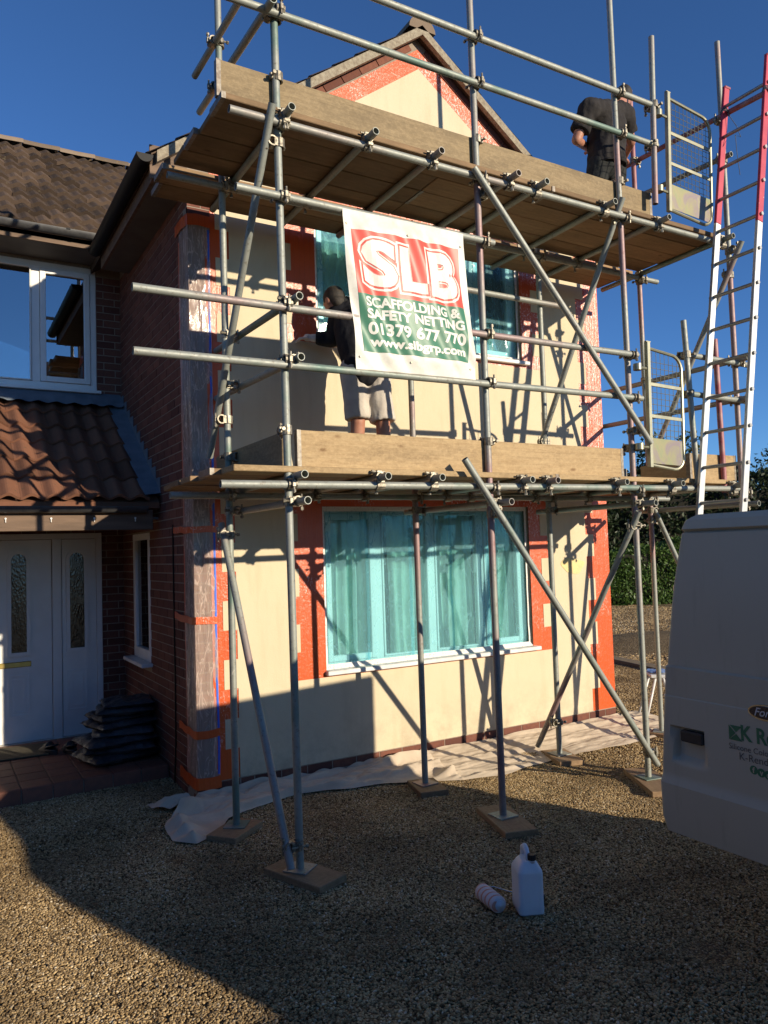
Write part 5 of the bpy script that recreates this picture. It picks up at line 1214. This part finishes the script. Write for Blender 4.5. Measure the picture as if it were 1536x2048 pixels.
# ------------------------------------------------------------------ things behind the right corner
pa, pb = at(1222, 1322, 2, -.06), at(1335, 1347, 2, -.06); d = (pb-pa); ln = d.length; d.normalize()
me = MB().cbox(0, ln, -.11, .11, 0, .06, .006).data('plank', M['board_old']); o = inst('timber_plank', me, None, basis((pa.x, pa.y, -.052), d, Vector((0, 0, 1)).cross(d), (0, 0, 1))); tag(o, 'old grey plank lying on the gravel beyond the right corner of the house', 'plank')
bs = at(1322, 1448, 2, -.1); tr = thing('hop_up', 'small white folding work step half hidden behind the van door', 'step', (bs.x, bs.y, -.1))
m = T((bs.x, bs.y, -.1)) @ Matrix.Rotation(.9, 4, 'Z')
for sx in (-1, 1):
    for sy in (-1, 1): inst('leg', MB().tube((sx*.20, sy*.20, 0), (sx*.14, sy*.06, .50), .013, 8).data('leg', M['upvc_dirty'], True), tr, m)
inst('top_tread', MB().cbox(-.17, .17, -.11, .11, .50, .53, .005).data('top_tread', M['upvc_dirty']), tr, m); inst('tread', MB().cbox(-.18, .18, -.20, -.08, .25, .275, .004).data('tread', M['upvc_dirty']), tr, m)
M['blue_cloth'] = nm('blue_cloth', (.12, .25, .55), (.3, .4, .6), 9, .9); b = MB(); b.grid(lambda u, v: tuple(m @ Vector((-.12+.22*u, -.1+.2*v, .545+.03*abs(mnoise.noise(Vector((u*5, v*5, 3))))))), 12, 12); o = b.build('cleaning_cloth', M['blue_cloth'], smooth=True); tag(o, 'blue cloth lying on the white folding step', 'cloth')

# ------------------------------------------------------------------ planting
def leafmat(name, a, b_, tr=.25):
    t = NT(name); r = t.n('ShaderNodeNewGeometry').outputs['Random Per Island']; c = t.mix(r, a, b_)
    p = t.bsdf(c, .5, spec=.4); tl = t.n('ShaderNodeBsdfTranslucent'); t.L(c, tl.inputs[0]); mx = t.n('ShaderNodeMixShader'); mx.inputs[0].default_value = tr; t.L(p, mx.inputs[1]); t.L(tl.outputs[0], mx.inputs[2]); return t.done(mx.outputs[0])
M['laurel'] = leafmat('laurel_leaf', (.05, .10, .018), (.10, .17, .035)); M['dark_leaf'] = leafmat('shade_dark_leaf', (.012, .022, .008), (.03, .05, .016), .15); M['mid_leaf'] = leafmat('tree_leaf', (.035, .06, .018), (.075, .105, .035)); M['bark'] = nm('bark', (.08, .06, .045), (.12, .095, .07), 12, .95, (20, .8, .02), stretch=(3, 3, 1)); M['core'] = nm('hedge_twigs', (.012, .012, .007), (.02, .018, .01), 9, 1.)  # dark leaf: shade over the far crowns put into a darker colour
def leaves(name, mat, parent, pts, size, seed, flat=.6):
    g = np.random.default_rng(seed); n = len(pts); nrm = g.normal(size=(n, 3)); nrm /= np.linalg.norm(nrm, axis=1)[:, None]
    a = np.cross(nrm, g.normal(size=(n, 3))); a /= np.linalg.norm(a, axis=1)[:, None]; c = np.cross(nrm, a); s = size*g.uniform(.6, 1.4, n)[:, None]
    V = np.stack([pts-a*s, pts-c*s*.42+nrm*s*.12, pts+a*s, pts+c*s*.42+nrm*s*.12], 1).reshape(-1, 3)
    me = bpy.data.meshes.new(name); me.vertices.add(4*n); me.vertices.foreach_set('co', V.ravel()); me.loops.add(4*n); me.loops.foreach_set('vertex_index', np.arange(4*n)); me.polygons.add(n); me.polygons.foreach_set('loop_start', np.arange(n)*4); me.polygons.foreach_set('loop_total', np.full(n, 4)); me.materials.append(mat); me.update(calc_edges=True)
    return reg(bpy.data.objects.new(name, me), parent)
def hedge(label, p0, p1, h, dep, mat, n, size, seed):
    p0 = np.array(p0); p1 = np.array(p1); t = thing('hedge', label, 'hedge', ((p0[0]+p1[0])/2, (p0[1]+p1[1])/2, -.1)); g = np.random.default_rng(seed)
    d = p1-p0; L = np.linalg.norm(d); d = d/L; nrm = np.array([d[1], -d[0]])
    u = g.uniform(0, 1, n); z = g.uniform(0, 1, n)**.85; w_ = np.where(g.random(n) < .7, -1, g.uniform(-1, 1, n)); top = g.random(n) < .22; z = np.where(top, 1, z); w_ = np.where(top, g.uniform(-1, 1, n), w_)
    hv = h*(1+.06*np.sin(u*L*1.7)+.05*np.sin(u*L*4.1+1)); off = dep/2*(1-.25*z**3)*(1+.10*np.sin(u*L*2.3+z*4)+.08*np.sin(u*L*5+z*9))
    X = p0[0]+d[0]*u*L+nrm[0]*(-w_)*off; Yv = p0[1]+d[1]*u*L+nrm[1]*(-w_)*off
    pts = np.stack([X, Yv, -.1+z*hv], 1)+g.normal(size=(n, 3))*size*.7
    leaves('foliage', mat, t, pts, size, seed)
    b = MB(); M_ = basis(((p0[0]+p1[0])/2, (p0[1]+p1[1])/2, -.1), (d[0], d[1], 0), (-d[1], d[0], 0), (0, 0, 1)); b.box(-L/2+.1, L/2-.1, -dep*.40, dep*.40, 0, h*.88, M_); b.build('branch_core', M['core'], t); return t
def tree(label, x, y, h, rx, rz, mat, n, size, seed, trunk=.16, group='trees beyond the drive'):
    t = thing('tree', label, 'tree', (x, y, -.1), group); g = np.random.default_rng(seed); b = MB(); zc = h-rz
    b.path([(x, y, -.1), (x+.05, y, zc*.5), (x-.03, y+.05, zc), (x, y, h*.9)], [trunk, trunk*.8, trunk*.55, trunk*.15], 9)
    P_ = []
    for k in range(34):
        a = g.uniform(0, 2*math.pi); e = math.acos(g.uniform(-.75, 1)); r = g.uniform(.55, 1.0)
        c = np.array([x+rx*r*math.sin(e)*math.cos(a), y+rx*r*math.sin(e)*math.sin(a), zc+rz*r*math.cos(e)]); cr = g.uniform(.22, .42)*rx
        if k % 3 == 0: b.path([(x, y, zc*.7), ((x+c[0])/2, (y+c[1])/2, (zc*.8+c[2])/2), tuple(c)], [trunk*.35, trunk*.22, trunk*.06], 6)
        q = g.normal(size=(n//34, 3)); q /= np.linalg.norm(q, axis=1)[:, None]; P_.append(c+q*cr*g.uniform(.35, 1, (n//34, 1))**.6)
    b.build('trunk', M['bark'], t, smooth=True); leaves('crown', mat, t, np.concatenate(P_), size, seed); return t
hedge('clipped green laurel hedge in sun beyond the drive', (13.5, 11.6), (21.5, 8.0), 1.75, 1.2, M['laurel'], 26000, .055, 3)
hedge('tall hedge with shade-darkened leaves behind the van and ladder', (16.0, 15.5), (30.0, 5.5), 4.0, 1.8, M['dark_leaf'], 30000, .09, 4)
hedge('added unseen hedge left of the drive, there to darken the shade', (-6.5, 4.5), (-6.5, -9.5), 2.5, 1.6, M['laurel'], 9000, .12, 31)  # unseen hedge, added to keep sky light off the shaded areas
hedge('added unseen hedge behind the camera, there to cut sky light', (-7.0, -11.0), (-.6, -11.6), 3.6, 1.8, M['laurel'], 8000, .12, 32)  # added out of view to block part of the sky's fill
specs = [(15.2, 14.2, 5.2, 1.9, 2.2, 'mid_leaf', 'grey green tree just past the right corner of the house'), (18.6, 14.6, 5.4, 2.0, 2.6, 'dark_leaf', 'dark tree behind the lower gate'), (22.0, 13.0, 5.6, 1.8, 2.6, 'mid_leaf', 'tree with pointed top seen between gate and ladder'), (25.5, 11.4, 4.9, 2.2, 2.2, 'dark_leaf', 'dark tree behind the ladder'), (29.5, 10.6, 5.6, 2.2, 2.6, 'dark_leaf', 'dark round tree at the right edge of the view'), (13.9, 12.6, 3.4, 1.5, 1.6, 'mid_leaf', 'bushy shrub behind the laurel hedge next to the house corner')]
for k, (x, y, h, rx, rz, m_, lab) in enumerate(specs): tree(lab, x, y, h, rx, rz, M[m_], 9000, .085, 20+k)
cp = thing('climbing_plant', 'thin climber with dark leaves growing up behind the right edge of the wall', 'plant', (4.5, .35, -.05))
g = np.random.default_rng(5); P_ = []
for z in (3.5, 3.85, 3.3, 2.75, 2.95, 2.6, 2.45): P_.append(np.array([4.47, .25, z])+g.normal(size=(26, 3))*np.array([.035, .05, .06]))
leaves('foliage', M['dark_leaf'], cp, np.concatenate(P_), .035, 6); b = MB(); b.path([(4.46, .3, -.05), (4.455, .25, 1.2), (4.46, .28, 2.4), (4.455, .25, 3.2), (4.46, .26, 3.9)], .008, 6); b.build('stem', M['bark'], cp, smooth=True)
